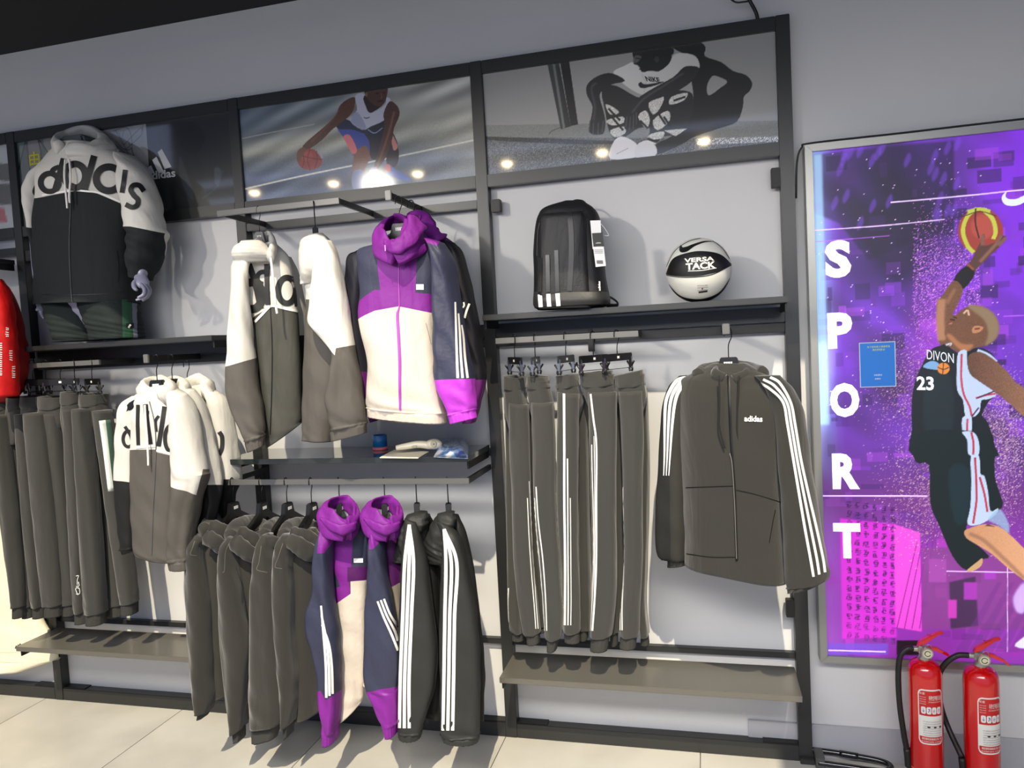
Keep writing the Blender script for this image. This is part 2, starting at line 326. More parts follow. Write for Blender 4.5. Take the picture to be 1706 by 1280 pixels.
class Tube:
    def __init__(s,secs,V,YL=-.3,YR=-.3,b=.04,rows=60,n=48,fold=(.004,(3,5,8)),seed=0,gather=None,p=.85,crease=0,off=0):
        """secs: (xl,yl,xr,yr[,b[,YL,YR]]) left/right edges of the cloth at stations down the garment"""
        L=[];R=[];B=[];ref=[]
        for q in secs:
            xl,yl,xr,yr=q[:4]; bb=q[4] if len(q)>4 and q[4] is not None else b
            yL,yR=(q[5],q[6]) if len(q)>6 else (YL,YR)
            L.append(at(*V(xl,yl),yL)); R.append(at(*V(xr,yr),yR)); B.append([bb]); ref.append([xl,yl,xr,yr])
        s.V=V
        A=np.hstack([L,R,B,ref]); D,s.tt=catmull(A,rows)
        s.K=len(secs); s.L=D[:,:3]; s.R=D[:,3:6]; s.b=D[:,6]; s.ref=D[:,7:11]; s.rows=rows; s.n=n; s.p=p
        s.fold=fold; s.rg=np.random.default_rng(abs(int(seed))); s.ph=s.rg.uniform(0,2*pi,24); s.gather=gather; s.crease=crease; s.off=off
        s.amps=s.rg.uniform(.5,1,24)
    def disp(s,t,v):
        a,ms=s.fold; vn=v/(s.K-1); d=0
        env=.35+.65*np.sin(np.clip(vn,0,1)*pi*.5)
        for i,m in enumerate(ms): d=d+s.amps[i]*np.sin(m*t+s.ph[i]+1.6*np.sin(vn*2.2+s.ph[i+8]))*env/len(ms)
        d=d*a*1.6
        if s.crease:
            for i in range(4): d=d+s.crease*.4*s.amps[i+4]*np.sin((9+5*i)*vn*2.2+ (1+i)*t+s.ph[i+12]+2*np.sin(t+s.ph[i+3]))
        if s.gather is not None:
            g=np.clip((v-s.gather)*8,0,1); d=d*(1-g)+g*(.0022*np.sin(34*t)+.001*np.sin(12*t+3))
            d=d+.006*np.exp(-((v-s.gather+.09)/.06)**2)*(1+.6*np.sin(13*t+s.ph[5]))
        return d
    def surf(s,t,v,off=0):
        """t angle (0=right edge, pi=left, sin>0 faces the shop), v section coordinate"""
        t=np.asarray(t,float); v=np.asarray(v,float); idx=np.clip(v,0,s.K-1)/(s.K-1)*(s.rows-1)
        i=np.minimum(idx.astype(int),s.rows-2); f=(idx-i)[...,None]
        L=s.L[i]*(1-f)+s.L[i+1]*f; R=s.R[i]*(1-f)+s.R[i+1]*f; b=s.b[i]*(1-f[...,0])+s.b[i+1]*f[...,0]
        c=(L+R)/2; h=(R-L)/2; hn=np.linalg.norm(h,axis=-1)+1e-9; u=h/hn[...,None]
        nn=np.stack([u[...,1],-u[...,0],0*u[...,0]],-1); nn/=np.linalg.norm(nn,axis=-1)[...,None]+1e-9
        ct,st=np.cos(t),np.sin(t); P=s.p
        cc=np.sign(ct)*abs(ct)**P; ss=np.sign(st)*abs(st)**P
        d=s.disp(t,v)+off
        # displacement mostly along depth so silhouettes hold
        return c+u*(hn*cc+d*ct*.5)[...,None]+nn*(b*ss+d*st)[...,None]
    def refmap(s,t,v):
        idx=np.clip(v,0,s.K-1)/(s.K-1)*(s.rows-1); i=np.minimum(idx.astype(int),s.rows-2); f=(idx-i)[...,None]
        r=s.ref[i]*(1-f)+s.ref[i+1]*f; ct=np.cos(t); cc=np.sign(ct)*abs(ct)**s.p
        q=(cc+1)/2
        return r[...,0]*(1-q)+r[...,2]*q, r[...,1]*(1-q)+r[...,3]*q
    def _find(s,x,y):
        """front-surface (t,v) of pattern point (x,y)"""
        x=np.asarray(x,float); y=np.asarray(y,float); q=np.full(x.shape,.5)
        idx=np.linspace(0,s.rows-1,s.rows)
        for _ in range(5):
            ym=lambda qq:None
            v=np.empty(x.shape)
            for k in np.ndindex(x.shape):
                yy=s.ref[:,1]*(1-q[k])+s.ref[:,3]*q[k]; v[k]=np.interp(y[k],yy,idx) if yy[-1]>yy[0] else np.interp(-y[k],-yy,idx)
            i=np.minimum(v.astype(int),s.rows-2); f=v-i
            xl=s.ref[i,0]*(1-f)+s.ref[i+1,0]*f; xr=s.ref[i,2]*(1-f)+s.ref[i+1,2]*f
            q=np.clip((x-xl)/(xr-xl+1e-9),.004,.996)
        cc=2*q-1; ct=np.sign(cc)*abs(cc)**(1/s.p); return np.arccos(ct),v/(s.rows-1)*(s.K-1)
    def frontmap(s,t,v):
        """pattern coordinates of the cloth: those of the front face at the same station and offset"""
        idx=np.clip(v,0,s.K-1)/(s.K-1)*(s.rows-1); i=np.minimum(idx.astype(int),s.rows-2); f=(idx-i)[...,None]
        L=s.L[i]*(1-f)+s.L[i+1]*f; R=s.R[i]*(1-f)+s.R[i+1]*f; b=s.b[i]*(1-f[...,0])+s.b[i+1]*f[...,0]
        h=(R-L)/2; u=h/(np.linalg.norm(h,axis=-1)+1e-9)[...,None]; nn=np.stack([u[...,1],-u[...,0],0*u[...,0]],-1); nn/=np.linalg.norm(nn,axis=-1)[...,None]+1e-9
        ct=np.cos(t); cc=np.sign(ct)*abs(ct)**s.p
        st=np.sin(t); ss=np.sign(st)*abs(st)**s.p
        px,py=proj((L+R)/2+h*cc[...,None]+nn*(b*ss)[...,None]); return s.V.inv(px,py)
    def _grid(s):
        """surface samples that face the shop, with their pattern coordinates"""
        nt,nv=200,max(60,s.rows*3); t=np.linspace(-.5*pi,1.5*pi,nt); v=np.linspace(0,s.K-1,nv); T,Vv=np.meshgrid(t,v); P=s.surf(T,Vv)
        du=np.gradient(P,axis=1); dv=np.gradient(P,axis=0); N=np.cross(du,dv); c=(P[:,:1]+P[:,nt//2:nt//2+1])/2
        cen=P.mean(1,keepdims=True); sg=np.sign(((P-cen)*N).sum(-1,keepdims=True)); N=N*sg; face=((CAM-P)*N).sum(-1)>0
        px,py=proj(P); X,Y=s.V.inv(px,py); s.g=(T,Vv,X,Y,face); s.gt,s.gv=t,v
    def find(s,x,y):
        """visible surface (t,v) of pattern point (x,y)"""
        if not hasattr(s,'g'): s._grid()
        T,Vv,X,Y,face=s.g; x=np.asarray(x,float).ravel(); y=np.asarray(y,float).ravel(); nv,nt=X.shape; W=np.where(face,0,1e9); ot=[];ov=[]
        for a,b in zip(x,y):
            D=(X-a)**2+(Y-b)**2+W; k=int(D.argmin()); i,j=divmod(k,nt); i0,i1=max(i-1,0),min(i+1,nv-1); j0,j1=max(j-1,0),min(j+1,nt-1)
            J=np.array([[X[i,j1]-X[i,j0],X[i1,j]-X[i0,j]],[Y[i,j1]-Y[i,j0],Y[i1,j]-Y[i0,j]]])
            try: q=np.linalg.solve(J,[a-X[i,j],b-Y[i,j]])
            except Exception: q=np.zeros(2)
            q=np.clip(q,-.5,.5); ot.append(T[i,j]+q[0]*(s.gt[j1]-s.gt[j0])); ov.append(np.clip(Vv[i,j]+q[1]*(s.gv[i1]-s.gv[i0]),0,s.K-1))
        return np.array(ot),np.array(ov)
    def text(s,name,word,x,y,wd,ht,m,parent,bold=.02,slant=0,off=.003):
        V2,F=textgeo(word,1,bold,0); lo,hi=V2.min(0),V2.max(0); sx=wd/(hi[0]-lo[0]); sy=ht/(hi[1]-lo[1]); mid=(lo+hi)/2
        return s.decal(name,[(x+(q[0]-mid[0])*sx,y-(q[1]-mid[1])*sy+(q[0]-mid[0])*sx*slant) for q in V2],F,m,parent,off)
    def mesh(s,name,m,parent,inner=None,opentop=False,openbot=False):
        t=np.linspace(0,2*pi,s.n,endpoint=False); v=np.linspace(0,s.K-1,s.rows); TT,VV=np.meshgrid(t,v)
        P=s.surf(TT,VV,s.off).reshape(-1,3); X,Y=s.frontmap(TT,VV); pat=np.stack([X.ravel(),Y.ravel(),np.sin(TT).ravel()],-1)
        n=s.n; F=[(i*n+k,i*n+(k+1)%n,(i+1)*n+(k+1)%n,(i+1)*n+k) for i in range(s.rows-1) for k in range(n)]
        P=list(P); pat=list(pat)
        for r0,flip,op in ((0,False,opentop),(s.rows-1,True,openbot)):
            ring=list(range(r0*n,r0*n+n)); c=np.mean([P[i] for i in ring],0)
            if op:   # hollow end: the cloth turns inward so the opening has depth
                dirv=np.array([0,0,-.05]) if r0==0 else np.array([0,0,.05]); base=len(P)
                for i in ring: P.append(c+(P[i]-c)*.90+dirv*.1); pat.append(pat[i])
                for i in ring: P.append(c+(P[i]-c)*.72+dirv); pat.append(pat[i])
                for k in range(n):
                    for a,bq in ((ring,list(range(base,base+n))),(list(range(base,base+n)),list(range(base+n,base+2*n)))):
                        q=(a[k],a[(k+1)%n],bq[(k+1)%n],bq[k]); F.append(q if flip else q[::-1])
                P.append(c+dirv); pat.append(pat[ring[0]]); lr=list(range(base+n,base+2*n))
                for k in range(n): F.append((lr[k],lr[(k+1)%n],len(P)-1))
            else:
                P.append(c); pat.append(np.mean([pat[i] for i in ring],0))
                for k in range(n):
                    q=(ring[k],ring[(k+1)%n],len(P)-1); F.append(q if flip else q[::-1])
        o=link(name,P,F,m,parent,True); a=o.data.attributes.new('pat','FLOAT_VECTOR','POINT'); a.data.foreach_set('vector',np.array(pat,float).ravel().astype(np.float32))
        return o
    def ribbon(s,name,pts,wd,m,parent,off=.0022,n=40,raised=0):
        """strip of width wd (pattern units) along pattern points"""
        Q,_=catmull(np.array(pts,float),n); W=np.interp(np.linspace(0,1,n),np.linspace(0,1,len(wd)) if hasattr(wd,'__len__') else [0,1],wd if hasattr(wd,'__len__') else [wd,wd])
        T=np.gradient(Q,axis=0); T/=np.linalg.norm(T,axis=1)[:,None]; N=np.stack([-T[:,1],T[:,0]],-1)
        V=[];F=[]
        cols=3
        for j in range(cols):
            e=(j/(cols-1)-.5); q=Q+N*(W*e)[:,None]; t,v=s.find(q[:,0],q[:,1]); V.append(s.surf(t,v,off+raised*(1-abs(2*e))))
        V=np.concatenate(V)
        for i in range(n-1):
            for j in range(cols-1): F.append((j*n+i,j*n+i+1,(j+1)*n+i+1,(j+1)*n+i))
        return link(name,V,F,m,parent,True)
    def decal(s,name,V2,F,m,parent,off=.0024):
        V2=np.asarray(V2,float); t,v=s.find(V2[:,0],V2[:,1]); return link(name,s.surf(t,v,off),F,m,parent,True)
def stroke(pts,w,closed=False,n=None):
    """2D thick stroke -> verts, faces"""
    P=np.array(pts,float)
    if closed: P=np.vstack([P,P[:1]])
    seg=[];
    # subdivide
    out=[P[0]]
    for a,b in zip(P[:-1],P[1:]):
        k=max(1,int(np.hypot(*(b-a))/(w*.35)));
        for i in range(1,k+1): out.append(a+(b-a)*i/k)
    P=np.array(out); T=np.gradient(P,axis=0)
    if closed: T[0]=T[-1]=(P[1]-P[-2])
    T/=np.linalg.norm(T,axis=1)[:,None]+1e-12; N=np.stack([-T[:,1],T[:,0]],-1)*w/2
    V=np.vstack([P+N,P,P-N]); n=len(P); F=[]
    for i in range(n-1): F+=[(i,i+1,n+i+1,n+i),(n+i,n+i+1,2*n+i+1,2*n+i)]
    return V,F
def arcpts(cx,cy,r,a0,a1,n=28): return [(cx+r*cos(math.radians(a0+(a1-a0)*i/n)),cy+r*sin(math.radians(a0+(a1-a0)*i/n))) for i in range(n+1)]
def ellpts(cx,cy,rx,ry,a0=0,a1=360,n=36): return [(cx+rx*cos(math.radians(a0+(a1-a0)*i/n)),cy+ry*sin(math.radians(a0+(a1-a0)*i/n))) for i in range(n+1)]
GW=.27
def glyph(ch):
    """bold geometric lower-case letter in unit x-height, origin at lower left; returns list of strokes (pts,width)"""
    r=.5-GW/2+.02
    if ch=='a': return [(arcpts(.5,.5,r,0,360),GW),([(.5+r,1.0),(.5+r,0)],GW)],1.08
    if ch=='d': return [(arcpts(.5,.5,r,0,360),GW),([(.5+r,1.5),(.5+r,0)],GW)],1.08
    if ch=='i': return [([(.16,1.0),(.16,0)],GW),([(.16,1.5),(.16,1.2)],GW)],.40
    if ch=='s': return [([(.72,.80),(.55,.88),(.34,.87),(.22,.74),(.28,.58),(.5,.50),(.70,.40),(.74,.24),(.60,.12),(.38,.11),(.16,.20)],GW*.92)],.86
def glyphmesh(ch,M):
    """apply 2x3 affine M to glyph strokes, give merged verts/faces"""
    st,_=glyph(ch); V=[];F=[];o=0
    for pts,wd in st:
        v,f=stroke(pts,wd); V.append(v); F+=[tuple(i+o for i in q) for q in f]; o+=len(v)
    V=np.vstack(V); M=np.array(M,float); return V@M[:,:2].T+M[:,2],F
def letter(tube,ch,x,y,h,wd,m,parent,slant=0,rise=0,name='letter'):
    """letter with lower-left at pattern (x,y) (y down), x-height h, width wd"""
    V,F=glyphmesh(ch,[[wd,slant,x],[rise,-h,y]]); return tube.decal(name,V,F,m,parent)
# ---------------- hangers ----------------
M_hang=mat('hanger_black_plastic',(.05,.05,.05),.35); M_steel=mat('hook_dark_steel',(.10,.10,.10),.3,metal=.8); M_white=mat('white_print',(.93,.93,.92),.6)
M_chrome=mat('chrome_clip',(.6,.6,.6),.25,metal=1)
def hook_path(r=.016,drop=.085):
    return [(-r,0,-.012),(-r,0,0)]+[(r*cos(math.radians(a)),0,r*sin(math.radians(a))) for a in (150,120,90,60,30,0)]+[(r*.9,0,-.018),(.003,0,-.038),(0,0,-.055),(0,0,-drop)]
HP=[];CP=[]
def coat_hanger(label,hp,rot,tilt=0,group=None,k=.78,mark=True):
    """hp: world point of the hook's top"""
    h=thing('coat_hanger',label,'hanger',(0,0,0),group)
    if not HP:
        sweep('hook',hook_path(),.0022,M_steel,h,seg=8,n=40)
        top=[(-.034,-.085),(.034,-.085),(.048,-.125),(.11,-.150),(.17,-.172),(.205,-.196),(.212,-.212),(.200,-.216),(.15,-.195),(.09,-.178),(.045,-.166),(.022,-.150),(0,-.146)]
        poly=top+[(-x,z) for x,z in top[2:-1][::-1]]
        prism('shoulder_bar',poly,-.011,.011,M_hang,h,bev=.003)
        for i in range(4):
            b=box('mark',-.018+i*.0095,-.018+i*.0095+.0072,-.0122,-.0112,-.112,-.100,M_white,h,bev=0)
        HP.extend(list(h.children)); 
    else:
        for c in HP:
            q=c.copy(); COL.objects.link(q); q.parent=h
            q.matrix_parent_inverse=Matrix.Identity(4)
    h.location=tuple(map(float,(hp[0],hp[1],hp[2]-.016))); h.rotation_euler=(0,tilt,rot); h.scale=(k,1,1)
    return h
def clip_hanger(label,hp,rot,group=None):
    h=thing('clip_hanger',label,'hanger',(0,0,0),group)
    if not CP:
        sweep('hook',hook_path(.014,.075),.0018,M_steel,h,seg=8,n=36)
        box('bar',-.085,.085,-.004,.004,-.100,-.073,M_hang,h,bev=.002)
        box('mark',-.006,.006,-.0052,-.0042,-.091,-.082,M_white,h,bev=0)
        for s_ in (-1,1):
            x=s_*.078
            c=box('clip',x-.004,x+.004,-.006,.006,-.128,-.086,M_chrome,h,bev=.001)
            for q in (-1,1): sweep('clip_jaw',[(x,q*.004,-.142),(x,q*.007,-.132),(x,q*.004,-.122),(x,q*.016,-.104)],.004,M_hang,c,seg=6,n=10)
        sweep('wire',[(-.078,0,-.128),(0,0,-.129),(.078,0,-.128)],.0012,M_steel,h,seg=6)
        CP.extend(list(h.children))
    else:
        for c in CP:
            q=copytree(c,h); q.matrix_parent_inverse=Matrix.Identity(4)
    h.location=tuple(map(float,(hp[0],hp[1],hp[2]-.014))); h.rotation_euler=(0,0,rot)
    return h
# ---------------- garments ----------------
BLK=(.178,.175,.160); BLK2=(.13,.13,.125); NAVY=(.20,.21,.29); PUR=(.46,.13,.52); WHT=(.81,.80,.77); CRM=(.80,.76,.71); GRY=(.33,.315,.295)
F_blk=zone_mat('black_fleece',BLK,[],.9,bump=(220,.3,.002),sheen=.3)
F_blk2=zone_mat('black_nylon',BLK2,[],.6,bump=(70,.3,.004))
F_dark=zone_mat('dark_grey_jersey',(.215,.215,.205),[],.9,bump=(260,.3,.002),sheen=.25)
F_rib=mat('ribbed_cuff',(.20,.20,.19),.9,bump=(200,.6,.003)); F_lin=mat('dark_lining',(.06,.06,.06),.9)
F_wht=zone_mat('white_nylon',WHT,[],.6,bump=(60,.3,.004)); F_pur=zone_mat('purple_nylon',PUR,[],.6,bump=(50,.4,.006))
F_cord=mat('white_cord',(.92,.91,.89),.7); F_cordb=mat('black_cord',(.04,.04,.04),.7); F_zip=mat('zip_black',(.05,.05,.05),.45,metal=.3); F_str=mat('white_stripe',(.93,.92,.90),.7)
F_letter=mat('black_print',(.10,.10,.10),.6); F_trim=mat('white_trim',(.95,.94,.92),.6)
V=View
VR=V(810,530,2.134); VE=V(0,560,2.0645); VG=V(180,580,3.367); VD=V(350,310,2.612); VF=V(300,770,2.509); VM=V(0,180,2.91)
def lerpsec(a,b,f): return tuple(x*(1-f)+y*f for x,y in zip(a,b))
# ---- right bay: black three-stripe zip jacket
def black_jacket():
    g=thing('zip_jacket','black zip jacket with three white shoulder stripes, alone at the right of the trousers','jacket',at(*VR(860,165),-.3))
    body=Tube([(806,160,926,160,.03,-.27,-.31),(735,196,985,196,.055,-.25,-.35),(690,226,1030,228,.07,-.24,-.37),(683,300,1058,300,.08,-.24,-.39),(690,450,1052,460,.085),(700,600,1050,640,.085),(708,740,1056,800,.085),(712,868,1064,945,.08)],VR,-.24,-.39,rows=90,n=72,fold=(.008,(2,3,5)),seed=3,p=.8,crease=.0025)
    body.mesh('body',F_blk,g,openbot=True)
    sl=Tube([(690,205,760,205,.03),(655,245,735,262,.05),(634,330,722,345,.055),(622,480,714,490,.055),(612,640,716,650,.055),(607,760,716,770,.055),(615,840,710,850,.045),(652,858,708,860,.035),(655,882,704,882,.034)],VR,-.22,-.26,rows=80,n=48,fold=(.006,(2,3,5)),seed=5,gather=6.6,crease=.003)
    zl=zone_mat('black_nylon_painted_shade',BLK,[(BLK2,[(560,300),(650,300),(655,900),(560,900)])],.8)  # outer strip of the sleeve darkened: shade painted into the cloth colour
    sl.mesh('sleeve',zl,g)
    sr=Tube([(960,205,1040,205,.03),(1000,235,1082,262,.05),(1048,330,1105,340,.055),(1056,480,1132,480,.06),(1058,640,1165,640,.06),(1062,800,1195,790,.06),(1064,900,1212,880,.055),(1070,950,1218,925,.045),(1078,976,1160,962,.035)],VR,-.38,-.43,rows=80,n=56,fold=(.006,(2,3,5)),seed=8,gather=7.3,crease=.003)
    sr.mesh('sleeve',F_blk2 if False else F_blk,g)
    for k,(a,b_) in enumerate([((958,212),(1062,300)),((982,205),(1078,290)),((1008,205),(1092,285))]): body_pts=None
    for k in range(3):
        sr.ribbon('stripe',[(962+24*k,226-8*k),(1010+17*k,252-10*k),(1056+13*k,300),(1072+13*k,380),(1092+13*k,500),(1112+16*k,620),(1132+20*k,740),(1152+22*k,850),(1164+20*k,920-k*8)],9,F_str,g,n=70)
        sl.ribbon('stripe',[(764-24*k,206+2*k),(720-20*k,222),(688-16*k,256),(672-16*k,300),(662-13*k,380),(655-10*k,480),(650-9*k,560)],[12,12,12,11,9,6,3],F_str,g,n=50)
    body.ribbon('zip',[(862,205),(866,300),(870,400),(876,500),(884,620),(888,740),(892,862)],9,F_zip,g,off=.003,raised=.002)
    body.ribbon('zip_teeth',[(868,480),(876,520),(884,640),(888,740),(892,855)],3,mat('zip_teeth',(.55,.53,.5),.4,metal=.6),g,off=.006)
    for pts in ([(710,603),(800,600),(878,597)],[(890,612),(960,628),(1046,655)],[(1028,682),(1018,730),(1006,800)],[(712,838),(800,850),(890,850)]): body.ribbon('seam',pts,2.6,F_zip,g,off=.0015)
    # hood lying behind the collar, with stand collar
    sweep('hood',[at(*VR(752,204),-.31),at(*VR(790,184),-.24),at(*VR(860,178),-.18),at(*VR(930,180),-.22),at(*VR(985,200),-.35)],.021,F_blk,g,seg=16,n=40,flat=1.2,wob=.06)
    sweep('collar',[at(*VR(846,216),-.37),at(*VR(812,196),-.35),at(*VR(830,178),-.26),at(*VR(870,172),-.22),at(*VR(916,178),-.28),at(*VR(928,198),-.36),at(*VR(880,220),-.385)],.012,F_blk,g,seg=14,n=44,flat=1.5)
    for xs in ([(828,205),(829,300),(828,375),(836,420),(848,462)],[(899,205),(894,300),(892,390),(896,430),(902,466)]):
        sweep('drawstring',[at(*VR(x,y),-.41 if y<300 else -.415) for x,y in xs],.0028,F_cordb,g,seg=6,n=40)
    body.text('chest_logo','adidas',950,358,64,21,M_white,g,bold=.03,slant=.03)
    # front body surface text also needs to sit on cloth: small patch behind it is the body itself
    coat_hanger('black hanger holding the black three-stripe zip jacket',at(*VR(858,34),-.3),math.radians(-14))
black_jacket()
# ---- right bay: five pairs of striped trousers
def trousers(label,Vw,legs,waist,mat_,group,stripes=(),cat='trousers',waistY=(-.19,-.20),name='track_trousers',hole=True):
    x0,y0=waist[0][0],waist[0][1]
    g=thing(name,label,cat,at(*Vw(x0,y0),waistY[0]),group)
    wl=waist[-1]; x_=waist[1]; waist=[waist[0],((waist[0][0]+x_[0])/2,(waist[0][1]+x_[1])/2,(waist[0][2]+x_[2])/2,(waist[0][3]+x_[3])/2),x_,(x_[0]+5,x_[1]+8,x_[2]-5,x_[3]+8)]
    w=Tube(waist,Vw,waistY[0],waistY[1],b=.062,rows=22,n=40,fold=(.004,(3,5,7)),seed=int(x0)); w.mesh('waistband',mat_,g,opentop=True)
    T=[]
    hip=Tube([(x_[0]+3,waist[0][1]+14,x_[2]-3,waist[0][3]+14),(x_[0]+1,x_[1],x_[2]-1,x_[3]),(wl[0],wl[1],wl[2],wl[3]),((wl[0]*2+wl[2])/3,wl[1]+70,(wl[0]+wl[2]*3)/4,wl[3]+70)],Vw,waistY[0],waistY[1],b=.058,rows=30,n=44,fold=(.005,(2,3,5)),seed=int(x0)+1); hip.mesh('hip',mat_,g)
    for i,(secs,YL,YR) in enumerate(legs):
        cuffsec=secs[-2:]; t=Tube(secs[:-1],Vw,YL,YR,b=.045,rows=64,n=40,fold=(.006,(2,3,5)),seed=int(x0)*3+i,crease=.0015)
        t.mesh('leg',mat_,g); T.append(t)
        a,b_=cuffsec; a2=(a[0]+2,a[1]-2,a[2]-2,a[3]-2)
        c=Tube([a2,lerpsec(a2,b_,.5),b_],Vw,YL,YR,b=.036,rows=14,n=64,fold=(.0015,(3,5)),seed=i,gather=-1); c.mesh('cuff',F_rib,g,openbot=True)
    for li,pts,wd in stripes: T[li].ribbon('stripe',pts,wd,F_str,g,n=50)
    return g
GT='striped trousers clipped on the grey bar in the right bay'
def sgrp(xs,ys,dx): return [[(x+dx*k,y) for x,y in zip(xs,ys)] for k in range(3)]
trousers('leftmost striped trousers beside the middle post, pocket zip near the waist',VR,[
  ([(70,300,108,305),(72,600,118,600),(76,900,130,900),(82,1080,135,1085),(92,1110,138,1112),(94,1140,138,1142)],-.13,-.13),
  ([(84,300,150,310),(84,450,156,450),(94,640,160,640),(100,860,168,860),(118,1020,184,1020),(132,1105,192,1105),(140,1118,190,1118),(148,1155,190,1152)],-.23,-.23)],
  [(70,203,132,212),(68,240,134,250),(70,330,146,340)],F_dark,GT,
  stripes=[(1,[(152,580),(158,700),(166,850),(176,1000),(184,1105)],3.2),(1,[(146,640),(152,780),(160,900),(170,1020),(176,1105)],3),(0,[(80,960),(78,1020),(80,1080)],4)],waistY=(-.19,-.20))
trousers('second striped trousers from the left, stripes fanning apart on the shin',VR,[
  ([(148,300,180,305),(156,600,186,600),(164,900,200,900),(174,1060,214,1060),(180,1090,214,1090),(184,1112,214,1112)],-.13,-.13),
  ([(162,300,240,300),(168,450,246,450),(172,640,250,640),(190,860,262,860),(205,1010,274,1010),(212,1118,272,1118),(216,1135,262,1135),(218,1180,250,1178)],-.23,-.23)],
  [(152,203,212,210),(150,240,224,245),(160,320,240,330)],F_dark,GT,
  stripes=[(1,[(178,600),(186,720),(202,860),(212,1000),(216,1112)],4.2),(1,[(173,640),(180,760),(194,900),(204,1040),(208,1112)],3.4),(1,[(248,620),(258,820),(270,1000),(272,1040)],3)],waistY=(-.19,-.20))
trousers('middle striped trousers with two bold stripes down the outer leg',VR,[
  ([(322,270,362,280),(328,600,366,600),(332,900,370,900),(330,1080,372,1085),(332,1100,366,1100),(336,1140,362,1138)],-.13,-.13),
  ([(254,262,330,270),(252,450,328,450),(252,640,326,640),(264,860,328,860),(272,1010,334,1010),(270,1095,336,1100),(276,1110,334,1112),(280,1146,334,1150)],-.23,-.23)],
  [(252,205,322,200),(252,240,328,238),(254,290,342,300)],F_dark,GT,
  stripes=[(1,[(277,266),(278,450),(278,640),(281,860),(281,1000),(280,1092)],8),(1,[(289,500),(290,640),(291,860),(292,1000),(291,1092)],4.5),(1,[(299,640),(301,860),(302,1000),(301,1092)],3)],waistY=(-.19,-.20))
trousers('fourth striped trousers from the left, stripe curving at the knee',VR,[
  ([(440,290,480,300),(452,600,488,600),(456,900,490,900),(440,1080,480,1085),(440,1110,470,1112),(442,1160,468,1158)],-.13,-.13),
  ([(362,262,466,262),(368,420,464,430),(374,640,462,640),(378,860,464,860),(374,1010,460,1010),(370,1112,448,1112),(372,1128,442,1128),(370,1178,432,1178)],-.23,-.23)],
  [(334,196,446,186),(338,236,456,232),(356,290,466,290)],F_dark,GT,
  stripes=[(1,[(372,270),(382,360),(392,450),(392,640),(392,860),(386,1000),(378,1112)],6.5),(1,[(376,450),(378,560),(382,700),(383,860),(378,1000),(371,1112)],3.4),(1,[(384,420),(386,560),(387,760),(384,1000),(376,1112)],2.2)],waistY=(-.19,-.20))
trousers('rightmost striped trousers, plain broad leg turned to the jacket',VR,[
  ([(535,250,572,250),(545,450,580,450),(548,600,580,600),(548,860,574,860),(540,1010,570,1010),(545,1110,580,1112),(548,1124,578,1124),(550,1156,580,1156)],-.13,-.13),
  ([(470,262,556,258),(480,420,560,420),(486,640,556,640),(490,860,556,860),(480,1010,548,1010),(474,1112,544,1112),(478,1126,538,1126),(474,1168,532,1170)],-.23,-.23)],
  [(456,206,556,184),(460,240,566,232),(470,290,572,290)],F_dark,GT,
  stripes=[(1,[(486,600),(488,760),(489,900),(484,1020),(484,1110)],4.5),(1,[(480,930),(478,1020),(477,1110)],3)],waistY=(-.19,-.20))
for i,(hx,hy,r,lab) in enumerate([(97,58,-59,'clip hanger of the leftmost striped trousers'),(170,56,93,'clip hanger of the second striped trousers from the left'),(279,50,80,'clip hanger of the middle striped trousers'),(377,48,61,'clip hanger of the fourth striped trousers from the left'),(462,42,58,'clip hanger of the rightmost striped trousers')]):
    clip_hanger(lab,at(*VR(hx,hy),-.196),math.radians(r),'clip hangers on the bar in the right bay')
# ---- left bay: plain dark trousers
GL='plain dark trousers clipped on the bar below the mannequin'
def plain(label,wx0,wx1,wy,legs,Ys,extra=None):
    ls=[]
    for (a0,a1,b0,b1,yb),Y in zip(legs,Ys):
        f=lambda q:(a0*(1-q)+b0*q-4*sin(pi*q),a1*(1-q)+b1*q+5*sin(pi*q))
        s=[]
        for q in (0,.2,.45,.7,.92,1.0):
            x,y=f(q); yy=wy+60+(yb-40-wy-60)*q; s.append((x,yy,y,yy))
        s.append((b0+3,yb,b1-3,yb)); s[-2]=(b0+1,yb-38,b1-1,yb-38)
        ls.append((s,Y,Y))
    return trousers(label,VE,ls,[(wx0,wy,wx1,wy+4),(wx0-2,wy+35,wx1+3,wy+38),(wx0-2,wy+90,wx1+8,wy+92)],F_dark,GL,waistY=(-.19,-.19),name='jogger_trousers')
plain('plain dark trousers at the left photo edge, leftmost of the row',-10,44,212,[(-22,18,54,90,965),(12,46,88,122,965)],(-0.25,-0.21))
plain('plain dark trousers, second from the left photo edge',46,92,208,[(48,74,92,126,955),(66,98,122,162,966)],(-0.15,-0.22))
plain('plain dark trousers, third from the left, beside the red jacket',92,150,204,[(104,134,190,232,950),(92,150,160,216,962)],(-0.15,-0.25))
plain('plain dark trousers, fourth from the left, with twisted hanger clips',150,222,206,[(188,222,262,300,930),(150,204,222,268,958)],(-0.13,-0.21))
g=plain('plain dark trousers with a white outlined mark at the shin',228,286,190,[(228,268,266,308,985),(262,300,302,358,990)],(-0.21,-0.26))
g6=plain('rightmost plain dark trousers with a pale green side stripe',290,356,196,[(292,334,364,428,962),(330,372,424,468,955)],(-0.17,-0.23))
tt=Tube([(354,290,368,290),(362,360,382,360),(372,440,392,440),(384,530,402,530)],VE,-.285,-.285,b=.03,rows=20,n=16,fold=(.001,(2,)))
tt.mesh('side_stripe',zone_mat('green_white_stripe',(.86,.88,.86),[((.30,.42,.36),[(362,280),(420,280),(420,540),(392,540)])],.8),g6)
mk=Tube([(252,800,285,800),(256,900,292,900)],VE,-.432,-.432,b=.02,rows=6,n=16,fold=(0,(2,)))
